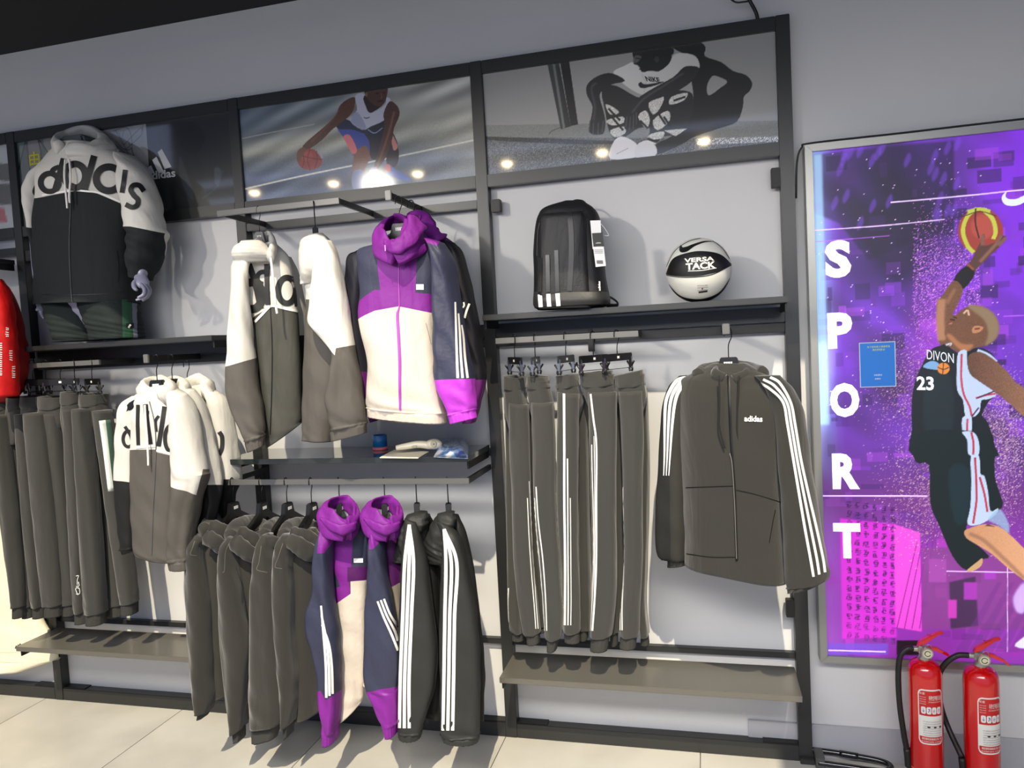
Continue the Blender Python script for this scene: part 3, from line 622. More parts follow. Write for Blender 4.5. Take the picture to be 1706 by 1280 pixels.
for pts in ([(262,888),(274,886),(272,868),(260,870),(268,892)],[(262,862),(272,860),(270,846)],[(266,858),(266,840),(270,825),(262,826)]):
    W=np.array([at(*VE(x,y),-.312) for x,y in pts]); sweep('shin_mark',W,.0016,M_white,g,seg=5,n=16)
for i,(hx,r) in enumerate([(22,10),(65,15),(108,12),(152,18),(202,14),(252,-38),(311,-27)]):
    clip_hanger(['clip hanger nearest the left photo edge','second clip hanger from the left photo edge','third clip hanger from the left, over the red jacket edge','fourth clip hanger from the left photo edge, black bar turned flat','fifth clip hanger from the left photo edge, black bar turned flat','clip hanger of the trousers with the shin mark','clip hanger of the trousers with the green side stripe'][i],at(*VE(hx,86-hx*.02),-.196),math.radians(r),'clip hangers on the bar in the left bay')
# ---- left bay: three white and grey jackets
ZG=zone_mat('white_grey_front',WHT,[(GRY,[(20,574),(271,570),(275,1300),(20,1300)]),(GRY,[(270,585),(600,662),(600,1300),(262,1300)])],.7)
def left_jackets():
    GJ='white and grey jackets on the straight arm in the left bay'
    # nearest
    g=thing('windbreaker','nearest white and grey jacket on the left arm, black letters across its chest','jacket',at(*VG(265,250),-.42),GJ)
    body=Tube([(205,232,330,205,.03),(150,290,380,240,.05),(150,360,400,330,.06),(156,480,398,480,.06),(158,620,388,640,.06),(162,800,385,820,.06),(168,960,375,980,.06),(176,1100,368,1150,.055),(180,1145,370,1205,.05)],VG,-.40,-.45,rows=80,n=64,fold=(.010,(2,3,4)),seed=12,p=.8,crease=.003)
    body.mesh('body',ZG,g,openbot=True)
    sl=Tube([(150,270,215,260,.03),(98,312,185,330,.05),(82,400,170,410,.05),(70,520,162,530,.05),(64,650,160,660,.05),(62,752,164,760,.05),(72,880,162,890,.05),(88,1020,162,1030,.045),(100,1110,160,1110,.04),(106,1155,158,1130,.035)],VG,-.40,-.42,rows=70,n=40,fold=(.006,(2,3,5)),seed=21,crease=.003,gather=8.3)
    sl.mesh('sleeve',zone_mat('white_black_sleeve',WHT,[((.10,.10,.10),[(-40,732),(300,778),(300,1300),(-40,1300)])],.7),g)
    sr=Tube([(330,215,420,260,.03),(378,300,455,350,.055),(386,420,480,450,.06),(386,560,505,560,.06),(384,690,535,690,.06),(384,790,540,730,.06),(378,900,492,880,.055),(368,1020,470,1010,.05),(362,1120,455,1110,.045),(358,1185,452,1185,.04),(364,1236,452,1245,.036)],VG,-.46,-.48,rows=90,n=56,fold=(.008,(2,3,5)),seed=33,crease=.004,gather=9.1)
    sr.mesh('sleeve',zone_mat('white_grey_sleeve',WHT,[(GRY,[(240,736),(495,826),(495,1320),(240,1320)]),(GRY,[(494,826),(534,680),(720,680),(720,1320),(494,1320)])],.7),g)
    # collar / hood
    sweep('hood',[at(*VG(228,262),-.45),at(*VG(196,236),-.42),at(*VG(222,212),-.34),at(*VG(290,205),-.30),at(*VG(340,212),-.38),at(*VG(352,250),-.46),at(*VG(300,290),-.50)],.024,F_wht,g,seg=16,n=50,flat=1.5,wob=.1)
    letters=[('d',84,596,115,62,4),('i',160,545,160,52,0),('d',196,540,150,54,0),('i',268,556,160,60,26),('a',322,600,150,76,10)]
    sl.ribbon('letter',ellpts(114,510,28,44),18,F_letter,g,n=60); sl.ribbon('letter',[(96,440),(130,500),(144,592)],18,F_letter,g)
    body.ribbon('letter',[(170,318),(168,430),(172,545)],20,F_letter,g); body.ribbon('letter',[(212,315),(222,420),(240,540)],26,F_letter,g); body.ribbon('letter',[(205,360),(232,362)],20,F_letter,g,n=6)
    body.ribbon('letter',[(318,328),(302,440),(284,552)],26,F_letter,g); body.ribbon('letter',[(286,380),(268,410),(272,470)],16,F_letter,g)
    body.ribbon('letter',ellpts(352,508,32,72,0,360),22,F_letter,g,n=60); body.ribbon('letter',[(382,430),(384,520),(386,604)],16,F_letter,g)
    body.ribbon('trim',[(158,558),(210,553),(268,548)],14,F_trim,g,off=.003); body.ribbon('trim',[(274,572),(320,585),(392,606)],14,F_trim,g,off=.003)
    body.ribbon('zip',[(234,300),(262,420),(270,560),(262,760),(252,960),(246,1160)],5,mat('zip_grey',(.3,.3,.3),.5),g,raised=.002)
    sweep('drawstring',[at(*VG(x,y),Y) for x,y,Y in ((206,320,-.50),(212,420,-.505),(220,520,-.51),(224,600,-.51),(226,660,-.51))],.004,F_cord,g,seg=8,n=40)
    # middle
    g2=thing('windbreaker','middle white and grey jacket on the left arm, seen as a sleeve behind the nearest','jacket',at(*VG(350,250),-.33),GJ)
    b2=Tube([(330,240,410,220,.03),(340,300,480,290,.05),(380,420,540,430,.05),(400,600,580,620,.05),(440,760,590,760,.05),(400,900,580,900,.05),(380,1050,520,1050,.05),(330,1195,470,1170,.045)],VG,-.33,-.36,rows=60,n=48,fold=(.009,(2,3,5)),seed=41,crease=.004)
    b2.mesh('body',zone_mat('white_grey_painted_shade',WHT,[((.12,.12,.12),[(300,760),(700,760),(700,1300),(300,1300)])],.7),g2,openbot=True)  # dark lower zone is grey cloth in shadow, painted into its colour
    s2=Tube([(408,225,470,235,.03),(430,280,512,320,.05),(468,420,545,430,.055),(510,560,575,560,.055),(534,660,598,670,.05),(576,768,610,766,.04),(560,900,600,900,.03),(520,1040,560,1040,.03)],VG,-.37,-.39,rows=60,n=40,fold=(.006,(2,3,5)),seed=44,crease=.003)
    s2.mesh('sleeve',zone_mat('white_grey_painted_shade2',WHT,[((.10,.10,.10),[(300,766),(700,768),(700,1300),(300,1300)])],.7),g2)
    sweep('hood',[at(*VG(330,255),-.35),at(*VG(318,215),-.30),at(*VG(380,205),-.24),at(*VG(430,222),-.32),at(*VG(420,262),-.38)],.024,F_wht,g2,seg=14,n=40,flat=1.5,wob=.1)
    b2.ribbon('letter',[(424,312),(430,335),(426,356)],12,F_letter,g2); b2.ribbon('letter',[(452,404),(468,418),(472,440)],26,F_letter,g2)
    # rear
    g3=thing('windbreaker','rear white and grey jacket on the left arm, farthest right with hood raised','jacket',at(*VG(440,230),-.2),GJ)
    b3=Tube([(420,230,520,205,.03),(460,290,600,270,.05),(500,400,625,400,.05),(540,560,640,560,.05),(560,760,650,760,.05),(540,900,650,900,.05),(520,1000,630,990,.045)],VG,-.2,-.22,rows=60,n=48,fold=(.007,(2,3,5)),seed=51,crease=.003)
    b3.mesh('body',zone_mat('white_grey_painted_shade3',WHT,[((.12,.12,.12),[(300,735),(760,735),(760,1300),(300,1300)])],.7),g3,openbot=True)
    s3=Tube([(540,230,600,250,.03),(590,290,640,310,.05),(606,440,672,440,.055),(612,600,704,600,.055),(612,735,718,736,.055),(616,830,690,830,.04),(640,950,680,945,.03)],VG,-.26,-.28,rows=60,n=40,fold=(.006,(2,3,5)),seed=54,crease=.003)
    s3.mesh('sleeve',zone_mat('white_grey_painted_shade4',WHT,[((.10,.10,.10),[(300,735),(760,737),(760,1300),(300,1300)])],.7),g3)
    sweep('hood',[at(*VG(440,255),-.24),at(*VG(460,215),-.2),at(*VG(520,195),-.16),at(*VG(562,215),-.22),at(*VG(560,262),-.29)],.026,F_wht,g3,seg=14,n=40,flat=1.7,wob=.1)
    s3.ribbon('letter',[(624,470),(640,500),(640,560),(624,600)],24,F_letter,g3); b3.ribbon('letter',[(570,400),(578,430)],22,F_letter,g3,n=8)
    for i,(x,y,Y) in enumerate([(264,36,-.44),(350,36,-.30),(437,70,-.2)]):
        coat_hanger(['nearest black hanger on the left arm, white mark in front','middle black hanger on the left arm','rear black hanger on the left arm'][i],(at(-0+VG(x,y)[0],VG(x,y)[1],Y)),math.radians([3,6,8][i]),group='hangers on the left arm')
left_jackets()
# ---- middle bay upper: two white/dark jackets on the high bar
def mid_jackets():
    GJ='white and dark jackets on the high bar'
    DK=(.27,.27,.25)
    g=thing('windbreaker','white and dark jacket with big black letters on the high bar, beside the post','jacket',at(*VD(210,250),-.32),GJ)
    body=Tube([(150,275,275,240,.03),(120,330,345,310,.05),(150,400,362,400,.06),(165,500,380,490,.06),(190,620,392,630,.06),(205,760,400,780,.06),(215,900,402,920,.06),(232,1050,404,1000,.055),(242,1142,404,1024,.05)],VD,-.36,-.28,rows=80,n=64,fold=(.010,(2,3,4)),seed=62,p=.8,crease=.003)
    zb=zone_mat('white_dark_front',WHT,[(DK,[(20,685),(262,524),(262,1300),(20,1300)]),(DK,[(261,524),(600,600),(600,1300),(261,1300)])],.7)
    body.mesh('body',zb,g,openbot=True)
    sr=Tube([(318,300,345,310,.03),(350,370,372,380,.04),(372,500,396,500,.045),(390,620,414,625,.045),(396,700,418,710,.045),(400,860,416,860,.04),(402,1010,412,1010,.03)],VD,-.22,-.22,rows=50,n=30,fold=(.004,(2,3)),seed=65)
    sr.mesh('sleeve',zone_mat('white_dark_sleeve_far',WHT,[((.12,.12,.12),[(300,652),(500,648),(500,1300),(300,1300)])],.7),g)
    sl=Tube([(120,300,170,320,.03),(98,350,158,380,.05),(90,440,170,450,.06),(82,560,184,570,.06),(77,680,194,680,.06),(74,780,203,750,.06),(71,870,218,870,.06),(88,960,234,960,.055),(128,1050,242,1050,.05),(148,1110,240,1080,.04),(160,1160,236,1125,.036)],VD,-.44,-.40,rows=90,n=56,fold=(.007,(2,3,5)),seed=66,crease=.004,gather=9.1)
    sl.mesh('sleeve',zone_mat('white_grey_sleeve2',WHT,[(GRY,[(-60,822),(360,704),(360,1300),(-60,1300)])],.7),g)
    hood=Tube([(158,238,186,232,.03),(112,258,236,252,.07),(98,290,262,282,.08),(104,318,272,306,.07),(140,336,262,330,.04)],VD,-.42,-.36,rows=36,n=48,fold=(.007,(2,3,5)),seed=68,crease=.0015); hood.mesh('hood',F_wht,g)
    sweep('collar',[at(*VD(200,262),-.36),at(*VD(240,232),-.26),at(*VD(262,226),-.24),at(*VD(276,262),-.34),at(*VD(262,310),-.41)],.014,F_wht,g,seg=12,n=34,flat=2)
    # letters d d a
    body.ribbon('letter',ellpts(182,478,46,58,-110,100),36,F_letter,g,n=60); body.ribbon('letter',[(170,340),(196,420),(222,535)],26,F_letter,g)
    body.ribbon('letter',arcpts(232,400,26,90,300,20),20,F_letter,g,n=40); body.ribbon('letter',[(246,340),(248,430),(252,518)],22,F_letter,g)
    body.ribbon('letter',ellpts(334,455,38,56),26,F_letter,g,n=70); body.ribbon('letter',[(364,395),(370,460),(376,525)],18,F_letter,g)
    body.ribbon('trim',[(196,592),(226,560),(262,524),(290,524),(330,534),(386,546)],11,F_trim,g,off=.003)
    body.ribbon('zip',[(262,320),(256,420),(262,530),(270,700),(268,900),(262,1080)],4,F_zip,g,raised=.002)
    sweep('drawstring',[at(*VD(x,y),Y) for x,y,Y in ((262,300,-.40),(272,380,-.43),(280,460,-.43),(286,520,-.43),(292,556,-.43))],.0045,F_cord,g,seg=8,n=40)
    coat_hanger('black hanger of the lettered jacket on the high bar',at(*VD(208,88),-.31),math.radians(14),k=.45)
    # second: seen from its side
    g=thing('windbreaker','white and grey jacket hung edge-on, hood drooping left, on the high bar','jacket',at(*VD(460,220),-.32),GJ)
    body=Tube([(425,300,520,250,.04),(420,420,560,400,.07),(424,500,590,500,.08),(420,640,600,640,.08),(415,760,600,760,.08),(412,920,590,920,.08),(410,1040,560,1040,.075),(410,1105,545,1108,.07)],VD,-.32,-.30,rows=80,n=56,fold=(.009,(2,3,5)),seed=71,crease=.003)
    body.mesh('body',zone_mat('white_grey_side',WHT,[(GRY,[(380,492),(640,500),(640,1300),(380,1300)])],.7),g,openbot=True)
    sl=Tube([(462,232,528,240,.03),(460,300,556,300,.05),(448,400,576,390,.06),(440,500,594,490,.06),(434,590,608,580,.06),(480,660,620,650,.055),(530,730,632,720,.05),(520,820,650,820,.05),(500,920,666,920,.05),(510,1000,676,1000,.05),(524,1060,678,1030,.045),(530,1112,680,1075,.042)],VD,-.42,-.40,rows=100,n=60,fold=(.009,(2,3,5)),seed=73,crease=.005,gather=10.1)
    sl.mesh('sleeve',zone_mat('white_grey_sleeve3',WHT,[(GRY,[(546,706),(700,680),(700,1300),(546,1300)]),(GRY,[(400,736),(547,736),(547,1300),(400,1300)]),(GRY,[(430,595),(545,736),(400,760),(400,640)])],.7),g)
    hood=Tube([(440,208,478,208,.03),(398,236,520,232,.06),(388,290,536,280,.07),(388,350,520,340,.07),(392,395,480,390,.06),(402,426,446,424,.03)],VD,-.38,-.34,rows=40,n=48,fold=(.007,(2,3,5)),seed=75,crease=.0015); hood.mesh('hood',F_wht,g)
    coat_hanger('black hanger seen end-on in the drooping-hood jacket',at(*VD(450,66),-.31),math.radians(117),k=.5)
mid_jackets()
# ---- middle bay upper: purple colour-block jackets on the straight arm
def purple_jackets():
    GJ='purple, navy and cream jackets on the straight arm'
    zb=zone_mat('purple_block_front',NAVY,[(PUR,[(724,250),(905,225),(892,470),(745,480)]),
        (PUR,[(560,560),(720,452),(1100,480),(1100,620),(560,660)]),
        (CRM,[(500,648),(720,543),(821,524),(821,1200),(500,1200)]),(CRM,[(820,524),(1200,600),(1200,1200),(820,1200)])],.6,bump=(50,.4,.005))
    def one(label,loc,dx,dy,Yo,full=True):
        g=thing('colour_block_jacket',label,'jacket',at(*VD(820+dx,180+dy),-.36+Yo),GJ)
        W=VD
        body=Tube([(720,262,925,215,.035),(650,282,985,250,.06),(648,360,995,340,.075),(660,460,988,450,.08),(655,560,985,560,.085),(668,640,985,660,.09),(694,740,990,780,.09),(698,860,998,880,.09),(690,930,1010,950,.085),(694,965,1018,990,.08),(696,1000,1022,1032,.075)],W,-.36+Yo,-.38+Yo,rows=100,n=80,fold=(.009,(2,3,4)),seed=81,p=.78,crease=.0035,gather=9.0)
        body.mesh('body',zb,g,openbot=True)
        sl=Tube([(648,280,720,290,.03),(616,310,690,360,.05),(606,430,680,450,.055),(600,560,670,560,.055),(612,700,684,700,.055),(640,820,702,820,.05),(664,900,710,900,.045),(680,960,722,955,.035),(690,1000,728,985,.03)],W,-.30+Yo,-.32+Yo,rows=70,n=40,fold=(.006,(2,3,5)),seed=83,crease=.003,gather=7.2)
        sl.mesh('sleeve',zone_mat('navy_purple_sleeve_left',(.13,.13,.17),[((.36,.10,.40),[(500,800),(900,820),(900,1200),(500,1200)])],.6),g)
        sr=Tube([(940,225,1010,250,.03),(980,280,1042,320,.055),(986,400,1062,420,.06),(984,520,1078,520,.06),(982,640,1100,640,.06),(980,760,1124,750,.06),(984,842,1142,838,.06),(1000,900,1146,900,.055),(1030,970,1154,950,.045),(1042,1000,1150,975,.040),(1052,1036,1158,1010,.038)],W,-.42+Yo,-.44+Yo,rows=90,n=56,fold=(.007,(2,3,5)),seed=85,crease=.004,gather=9.0)
        sr.mesh('sleeve',zone_mat('navy_purple_sleeve',NAVY,[((.70,.24,.76),[(940,846),(1220,836),(1220,1200),(940,1200)]),(PUR,[(930,200),(1000,240),(985,262),(930,240)])],.5,bump=(50,.4,.005)),g)
        for k in range(3): sr.ribbon('stripe',[(1066+14*k,505+50*k),(1070+16*k,620+20*k),(1074+17*k,740),(1078+21*k,836)],[7,9,10,11],F_str,g,n=40)
        body.ribbon('zip',[(822,300),(822,420),(824,520),(816,560),(820,640),(826,760),(826,860),(828,975)],[4,4,5,12,13,13,12,10],mat('zip_purple',(.62,.25,.66),.5),g,raised=.002)
        body.ribbon('pocket_seam',[(938,596),(950,640),(962,690)],3,mat('seam_cream',(.6,.58,.54),.8),g,off=.001)
        # collar: rumpled stand collar and stowed hood
        sweep('collar',[at(*W(805,300),-.50+Yo),at(*W(745,262),-.47+Yo),at(*W(730,215),-.42+Yo),at(*W(752,172),-.36+Yo),at(*W(790,160),-.30+Yo),at(*W(840,150),-.30+Yo),at(*W(884,165),-.36+Yo),at(*W(892,220),-.44+Yo),at(*W(850,275),-.49+Yo),at(*W(800,302),-.505+Yo)],.016,F_pur,g,seg=28,n=140,flat=2.5,wob=.17,taper=[.9,1.1,.9,.8,.8,.9,1.2,1.25,1.1,1])
        sweep('hood_roll',[at(*W(758,240),-.50+Yo),at(*W(790,268),-.52+Yo),at(*W(830,258),-.52+Yo),at(*W(880,215),-.48+Yo),at(*W(896,160),-.42+Yo),at(*W(872,128),-.37+Yo)],.011,F_pur,g,seg=16,n=60,flat=2.0,wob=.2,taper=[.5,1,1,1.2,1.7,.5])
        if full:
            pt=body.decal('chest_patch',[(897,428),(929,428),(929,452),(897,452)],[(0,1,2,3)],M_white,g,off=.004)
            wtext('zip_pull','I',at(*W(762,270),-.535+Yo),.02,mat('zip_pull_pink',(.75,.5,.75),.5),g,bold=.03)
        return g
    one('purple, navy and cream jacket facing the shop, nearest on its arm',None,0,0,0)
    # second: only the right sleeve, shoulder, collar edge and hem show
    g=thing('colour_block_jacket','second purple and navy jacket, its dark sleeve showing right of the nearest one','jacket',at(*VD(900,200),-.24),GJ)
    b=Tube([(860,170,940,165,.03),(760,230,1075,262,.05),(730,330,1085,330,.06),(735,480,1060,480,.06),(730,640,1050,640,.06),(735,800,1040,820,.06),(745,930,1030,960,.055),(760,1012,1020,1036,.05)],VD,-.22,-.24,rows=70,n=60,fold=(.006,(2,3,4)),seed=91,crease=.002)
    b.mesh('body',zone_mat('purple_block_rear',NAVY,[((.40,.11,.45),[(840,150),(960,150),(1100,290),(1060,280),(985,245),(840,230)]),(CRM,[(700,540),(1080,560),(1080,1100),(700,1100)])],.6),g,openbot=True)
    s=Tube([(1010,235,1060,245,.03),(1035,275,1095,290,.05),(1060,420,1132,420,.055),(1085,520,1152,520,.055),(1105,640,1176,640,.055),(1122,760,1194,760,.055),(1132,842,1200,840,.05),(1120,940,1178,940,.045),(1110,1010,1158,1010,.04),(1100,1032,1150,1030,.035)],VD,-.27,-.27,rows=80,n=48,fold=(.006,(2,3,5)),seed=93,crease=.003)
    s.mesh('sleeve',zone_mat('black_purple_sleeve',(.075,.075,.10),[((.42,.13,.44),[(1000,846),(1260,842),(1260,1200),(1000,1200)])],.6),g)
    for pts,w_ in (([(1078,492),(1066,528)],9),([(1104,506),(1106,520),(1100,530)],7),([(1128,512),(1116,545),(1108,575)],9)): s.ribbon('stripe',pts,w_,F_str,g,n=10)
    sl=Tube([(672,300,720,310,.03),(650,420,700,420,.05),(640,560,690,560,.05),(655,700,700,700,.05),(672,840,716,840,.045),(684,960,726,950,.035),(700,1030,728,1020,.03)],VD,-.2,-.2,rows=50,n=30,fold=(.005,(2,3)),seed=95)
    sl.mesh('sleeve',zone_mat('purple_dark_sleeve',(.10,.10,.14),[((.34,.08,.38),[(500,600),(900,600),(900,1200),(500,1200)])],.6),g)
    sweep('collar',[at(*VD(872,175),-.30),at(*VD(905,140),-.27),at(*VD(935,165),-.26),at(*VD(960,205),-.28),at(*VD(1000,240),-.29)],.020,F_pur,g,seg=14,n=40,flat=1.6,wob=.12)
    # third
    g=thing('colour_block_jacket','rearmost purple jacket, a collar peak showing behind the second','jacket',at(*VD(940,200),-.13),GJ)
    b=Tube([(935,168,950,166,.02),(900,200,995,215,.04),(800,250,1086,280,.05),(790,480,1070,480,.05),(780,760,1060,760,.05),(790,1000,1010,1012,.045),(800,1020,1000,1024,.04)],VD,-.12,-.12,rows=50,n=48,fold=(.006,(2,3,4)),seed=97)
    b.mesh('body',zone_mat('purple_block_rear3',NAVY,[((.30,.10,.36),[(850,150),(1100,150),(1100,285),(850,285)]),(CRM,[(700,540),(1080,560),(1080,1100),(700,1100)])],.6),g,openbot=True)
    for i,(x,y,Y,lab) in enumerate([(818,44,-.34,'black hanger with white mark inside the nearest purple jacket'),(872,62,-.24,'black hanger of the second purple jacket'),(900,84,-.13,'black hanger of the rearmost purple jacket')]):
        coat_hanger(lab,at(*VD(x,y),Y),math.radians(6),group='hangers on the arm of purple jackets')
purple_jackets()
# ---- lower middle: hoodies and jackets on the long bar
def lower_rack():
    GH='black hoodies on the long bar'
    seam=mat('topstitch',(.34,.34,.31),.9)
    def hoodie(label,sleeve,body,hoodpts,sY,bY,seed,hk,seamp):
        g=thing('hoodie',label,'hoodie',at(*VF(hk,170),-.3),GH)
        b=Tube(body,VF,bY,bY-.02,b=.07,rows=64,n=48,fold=(.010,(2,3,4)),seed=seed,crease=.002); b.mesh('body',F_blk,g,openbot=True)
        s=Tube(sleeve[:-1],VF,sY,sY,b=.055,rows=80,n=44,fold=(.007,(2,3,5)),seed=seed+1,crease=.0025); s.mesh('sleeve',F_blk,g)
        a=sleeve[-2]; a2=(a[0]+1,a[1]-3,a[2]-1,a[3]-3); c=Tube([a2,lerpsec(a2,sleeve[-1],.5),sleeve[-1]],VF,sY,sY,b=.034,rows=12,n=40,fold=(.001,(3,)),seed=2,gather=-1); c.mesh('cuff',F_rib,g,openbot=True)
        for k,(pts,r,tp) in enumerate(hoodpts):
            sweep('hood',[at(*VF(x,y),Y) for x,y,Y in [(x,y+15,Y) for x,y,Y in pts]],r,F_blk,g,seg=18,n=56,flat=1.3,wob=.06,taper=tp)
        for p_ in seamp: s.ribbon('seam',p_,3,seam,g,off=.0008,raised=.0008)
        coat_hanger('curved black hanger in the '+' '.join(label.replace(',','').split()[:7]),at(*VF(hk,66),-.302),math.radians(88),k=.7,group='hangers of the black hoodies',)
        return g
    hoodie('black hoodie farthest left, with its full sleeve clear of the others',
      [(70,300,110,320,.03),(42,350,96,360),(38,450,104,450),(42,600,118,600),(50,760,124,760),(62,900,126,900),(76,1000,128,1000),(86,1030,120,1040),(84,1066,108,1062)],
      [(90,280,190,270,.04),(70,340,200,330),(90,480,210,470),(100,640,210,640),(110,800,212,800),(118,940,212,940),(122,1004,212,965)],
      [([(100,272,-.44),(130,245,-.36),(170,238,-.26),(230,245,-.22),(255,262,-.30)],.030,[.8,1,1,.9,.7]),([(110,300,-.46),(150,320,-.46),(190,352,-.42),(230,350,-.36)],.024,[1,1,.9,.6]),([(120,262,-.44),(170,275,-.42),(215,300,-.38),(250,300,-.34)],.026,None)],-.44,-.34,101,215,[[(62,330),(52,360),(44,386),(70,392)]])
    hoodie('black hoodie second from the left, long narrow cuff pointing down',
      [(205,310,240,330,.03),(184,350,228,370),(172,460,236,460),(174,620,262,620),(182,780,286,780),(198,930,276,930),(214,1040,268,1040),(228,1125,264,1110),(236,1162,262,1156)],
      [(210,290,330,290,.04),(200,360,340,360),(215,500,345,490),(230,680,345,680),(250,850,345,850),(255,960,345,960),(262,1060,340,1052)],
      [([(212,300,-.45),(235,265,-.38),(290,250,-.28),(345,262,-.24),(370,280,-.30)],.032,[.8,1,1,.9,.7]),([(222,318,-.47),(262,345,-.47),(310,378,-.44),(345,380,-.38)],.026,[1,1,.9,.6]),([(236,286,-.45),(285,305,-.43),(335,330,-.40),(352,330,-.36)],.026,None)],-.46,-.35,111,335,[[(205,340),(190,380),(186,452),(178,462)],[(232,440),(262,520),(292,590)]])
    hoodie('black hoodie third from the left, broad flat cuff at the bottom',
      [(352,300,382,310,.03),(334,345,388,360),(316,440,396,440),(302,560,408,560),(298,720,418,720),(294,880,432,880),(292,1000,438,1000),(300,1100,424,1090),(305,1170,402,1150)],
      [(350,290,440,290,.04),(345,380,450,380),(350,500,450,500),(360,700,450,700),(370,900,450,900),(375,1000,450,1000),(380,1060,450,1050)],
      [([(352,292,-.44),(372,265,-.38),(410,252,-.28),(440,262,-.26)],.027,[.8,1,1,.8]),([(350,312,-.46),(385,322,-.46),(420,330,-.42),(440,322,-.38)],.022,None)],-.47,-.34,121,440,[[(340,350),(330,420),(322,450),(366,462)]])
    hoodie('black hoodie fourth from the left, next to the purple jackets',
      [(432,300,462,310,.03),(412,345,462,360),(400,440,462,450),(398,560,468,560),(405,720,470,720),(420,880,482,880),(434,1000,480,1000),(440,1100,466,1090),(448,1148,460,1140)],
      [(440,280,560,280,.04),(430,360,580,350),(440,500,580,490),(455,680,575,680),(465,850,578,850),(470,960,580,960),(474,1072,582,1046)],
      [([(432,298,-.44),(455,266,-.36),(500,258,-.28),(560,268,-.24),(590,290,-.28)],.030,[.8,1,1,.9,.8]),([(440,312,-.47),(490,330,-.47),(540,365,-.44),(580,390,-.38)],.026,[.7,1,1,.7]),([(460,290,-.45),(520,300,-.43),(575,330,-.40)],.024,None)],-.46,-.35,131,543,[[(430,340),(410,400),(398,438),(426,446)],[(446,430),(500,480),(520,560)]])
    # purple pair
    GP='purple, navy and cream jackets on the long bar'
    def purple(label,hk,sleeve,body,zb,zs,col,sY,bY,stripes,seed,patch=None):
        g=thing('colour_block_jacket',label,'jacket',at(*VF(hk,170),-.3),GP)
        b=Tube(body,VF,bY,bY+.03,b=.05,rows=80,n=60,fold=(.009,(2,3,5)),seed=seed,crease=.004); b.mesh('body',zb,g,openbot=True)
        s=Tube(sleeve,VF,sY,sY,b=.05,rows=90,n=52,fold=(.008,(2,3,5)),seed=seed+1,crease=.005,gather=len(sleeve)-2.1); s.mesh('sleeve',zs,g)
        for k in stripes: s.ribbon('stripe',k,[8,9,10,10],F_str,g,n=40)
        cx0=col; sweep('collar',[at(*VF(cx0+x,y),Y) for x,y,Y in ((118,286,-.47),(52,264,-.47),(20,222,-.43),(34,186,-.37),(84,168,-.31),(130,180,-.29),(158,216,-.34),(156,262,-.42),(126,286,-.465))],.0155,F_pur,g,seg=28,n=140,flat=2.7,wob=.15,taper=[1,1.2,1.0,.8,.7,.8,.9,1.1,1.1])
        sweep('collar_fold',[at(*VF(cx0+x,y),Y) for x,y,Y in ((12,236,-.47),(50,262,-.49),(100,284,-.495),(150,268,-.46),(166,236,-.42))],.009,F_pur,g,seg=12,n=50,flat=1.8,wob=.2,taper=[.4,1,1.2,1,.4])
        if patch: b.decal('chest_patch',patch,[(0,1,2,3)],M_white,g,off=.004)
        coat_hanger('black hanger in the '+' '.join(label.replace(',','').split()[:8]),at(*VF(hk,64),-.302),math.radians(104),k=.5,group='hangers of the low purple jackets')
    zb1=zone_mat('purple_block_low',NAVY,[(PUR,[(640,250),(724,270),(716,430),(706,500),(650,560),(640,430)]),((.30,.09,.34),[(700,440),(800,436),(800,500),(700,505)]),(PUR,[(635,545),(706,500),(712,560),(640,605)]),(CRM,[(520,680),(713,552),(713,1200),(520,1200)]),(CRM,[(712,500),(900,482),(900,1200),(712,1200)]),(NAVY,[(625,440),(640,440),(668,520),(640,532)])],.55,bump=(50,.4,.005))
    zs1=zone_mat('navy_purple_low',NAVY,[(PUR,[(520,958),(583,960),(605,996),(605,1250),(520,1250)]),(PUR,[(604,997),(700,938),(700,1250),(604,1250)]),(PUR,[(590,230),(660,230),(640,330),(604,380),(570,384)])],.5,bump=(50,.4,.005))
    purple('purple hooded jacket with a cream front, left one of the low pair',660,
      [(592,270,640,290,.03),(578,340,632,360),(566,440,630,440),(556,560,640,550),(528,640,652,640),(538,720,664,720),(560,800,670,800),(578,890,672,890),(586,970,672,950),(598,1060,666,1050),(606,1125,656,1118),(608,1166,652,1164)],
      [(620,250,745,230,.04),(620,330,800,300),(622,430,796,430),(636,540,790,530),(642,640,782,640),(650,760,780,760),(658,900,774,880),(664,1000,768,960),(668,1078,764,990)],zb1,zs1,575,
      -.44,-.36,[[(590+2*k,600+40*k),(600+11*k,720+20*k),(610+12*k,850),(612+13*k,985-8*k)] for k in range(3)],141,[(726,402),(764,402),(764,420),(726,420)])
    zb2=zone_mat('purple_block_low2',(.28,.08,.31),[((.52,.49,.45),[(860,530),(940,500),(940,700),(860,660)]),(CRM,[(760,700),(930,690),(930,1150),(760,1150)])],.55)
    zs2=zone_mat('navy_purple_low2',NAVY,[(PUR,[(740,962),(802,962),(802,1250),(740,1250)]),(PUR,[(800,962),(920,934),(920,1250),(800,1250)]),(PUR,[(790,240),(850,240),(830,340),(804,366),(790,366)])],.5,bump=(50,.4,.005))
    purple('purple hooded jacket beside the striped black pair, right one of the low pair',850,
      [(802,270,836,280,.03),(800,350,846,360),(794,460,858,460),(786,580,880,560),(780,700,900,700),(776,800,914,800),(778,920,908,930),(800,970,908,960),(830,1040,908,1040),(856,1095,908,1090),(868,1135,908,1130)],
      [(840,260,930,240,.04),(835,350,940,330),(850,480,935,480),(880,620,930,620),(860,760,925,760),(790,860,910,860),(770,930,905,920)],zb2,zs2,756,
      -.45,-.35,[[(826+13*k,582-5*k),(852+12*k,650-8*k),(884+12*k,722-16*k),(910-1*k,788-40*k)] for k in range(3)],151)
    # black three-stripe pair
    GS='black three-stripe jackets on the long bar'
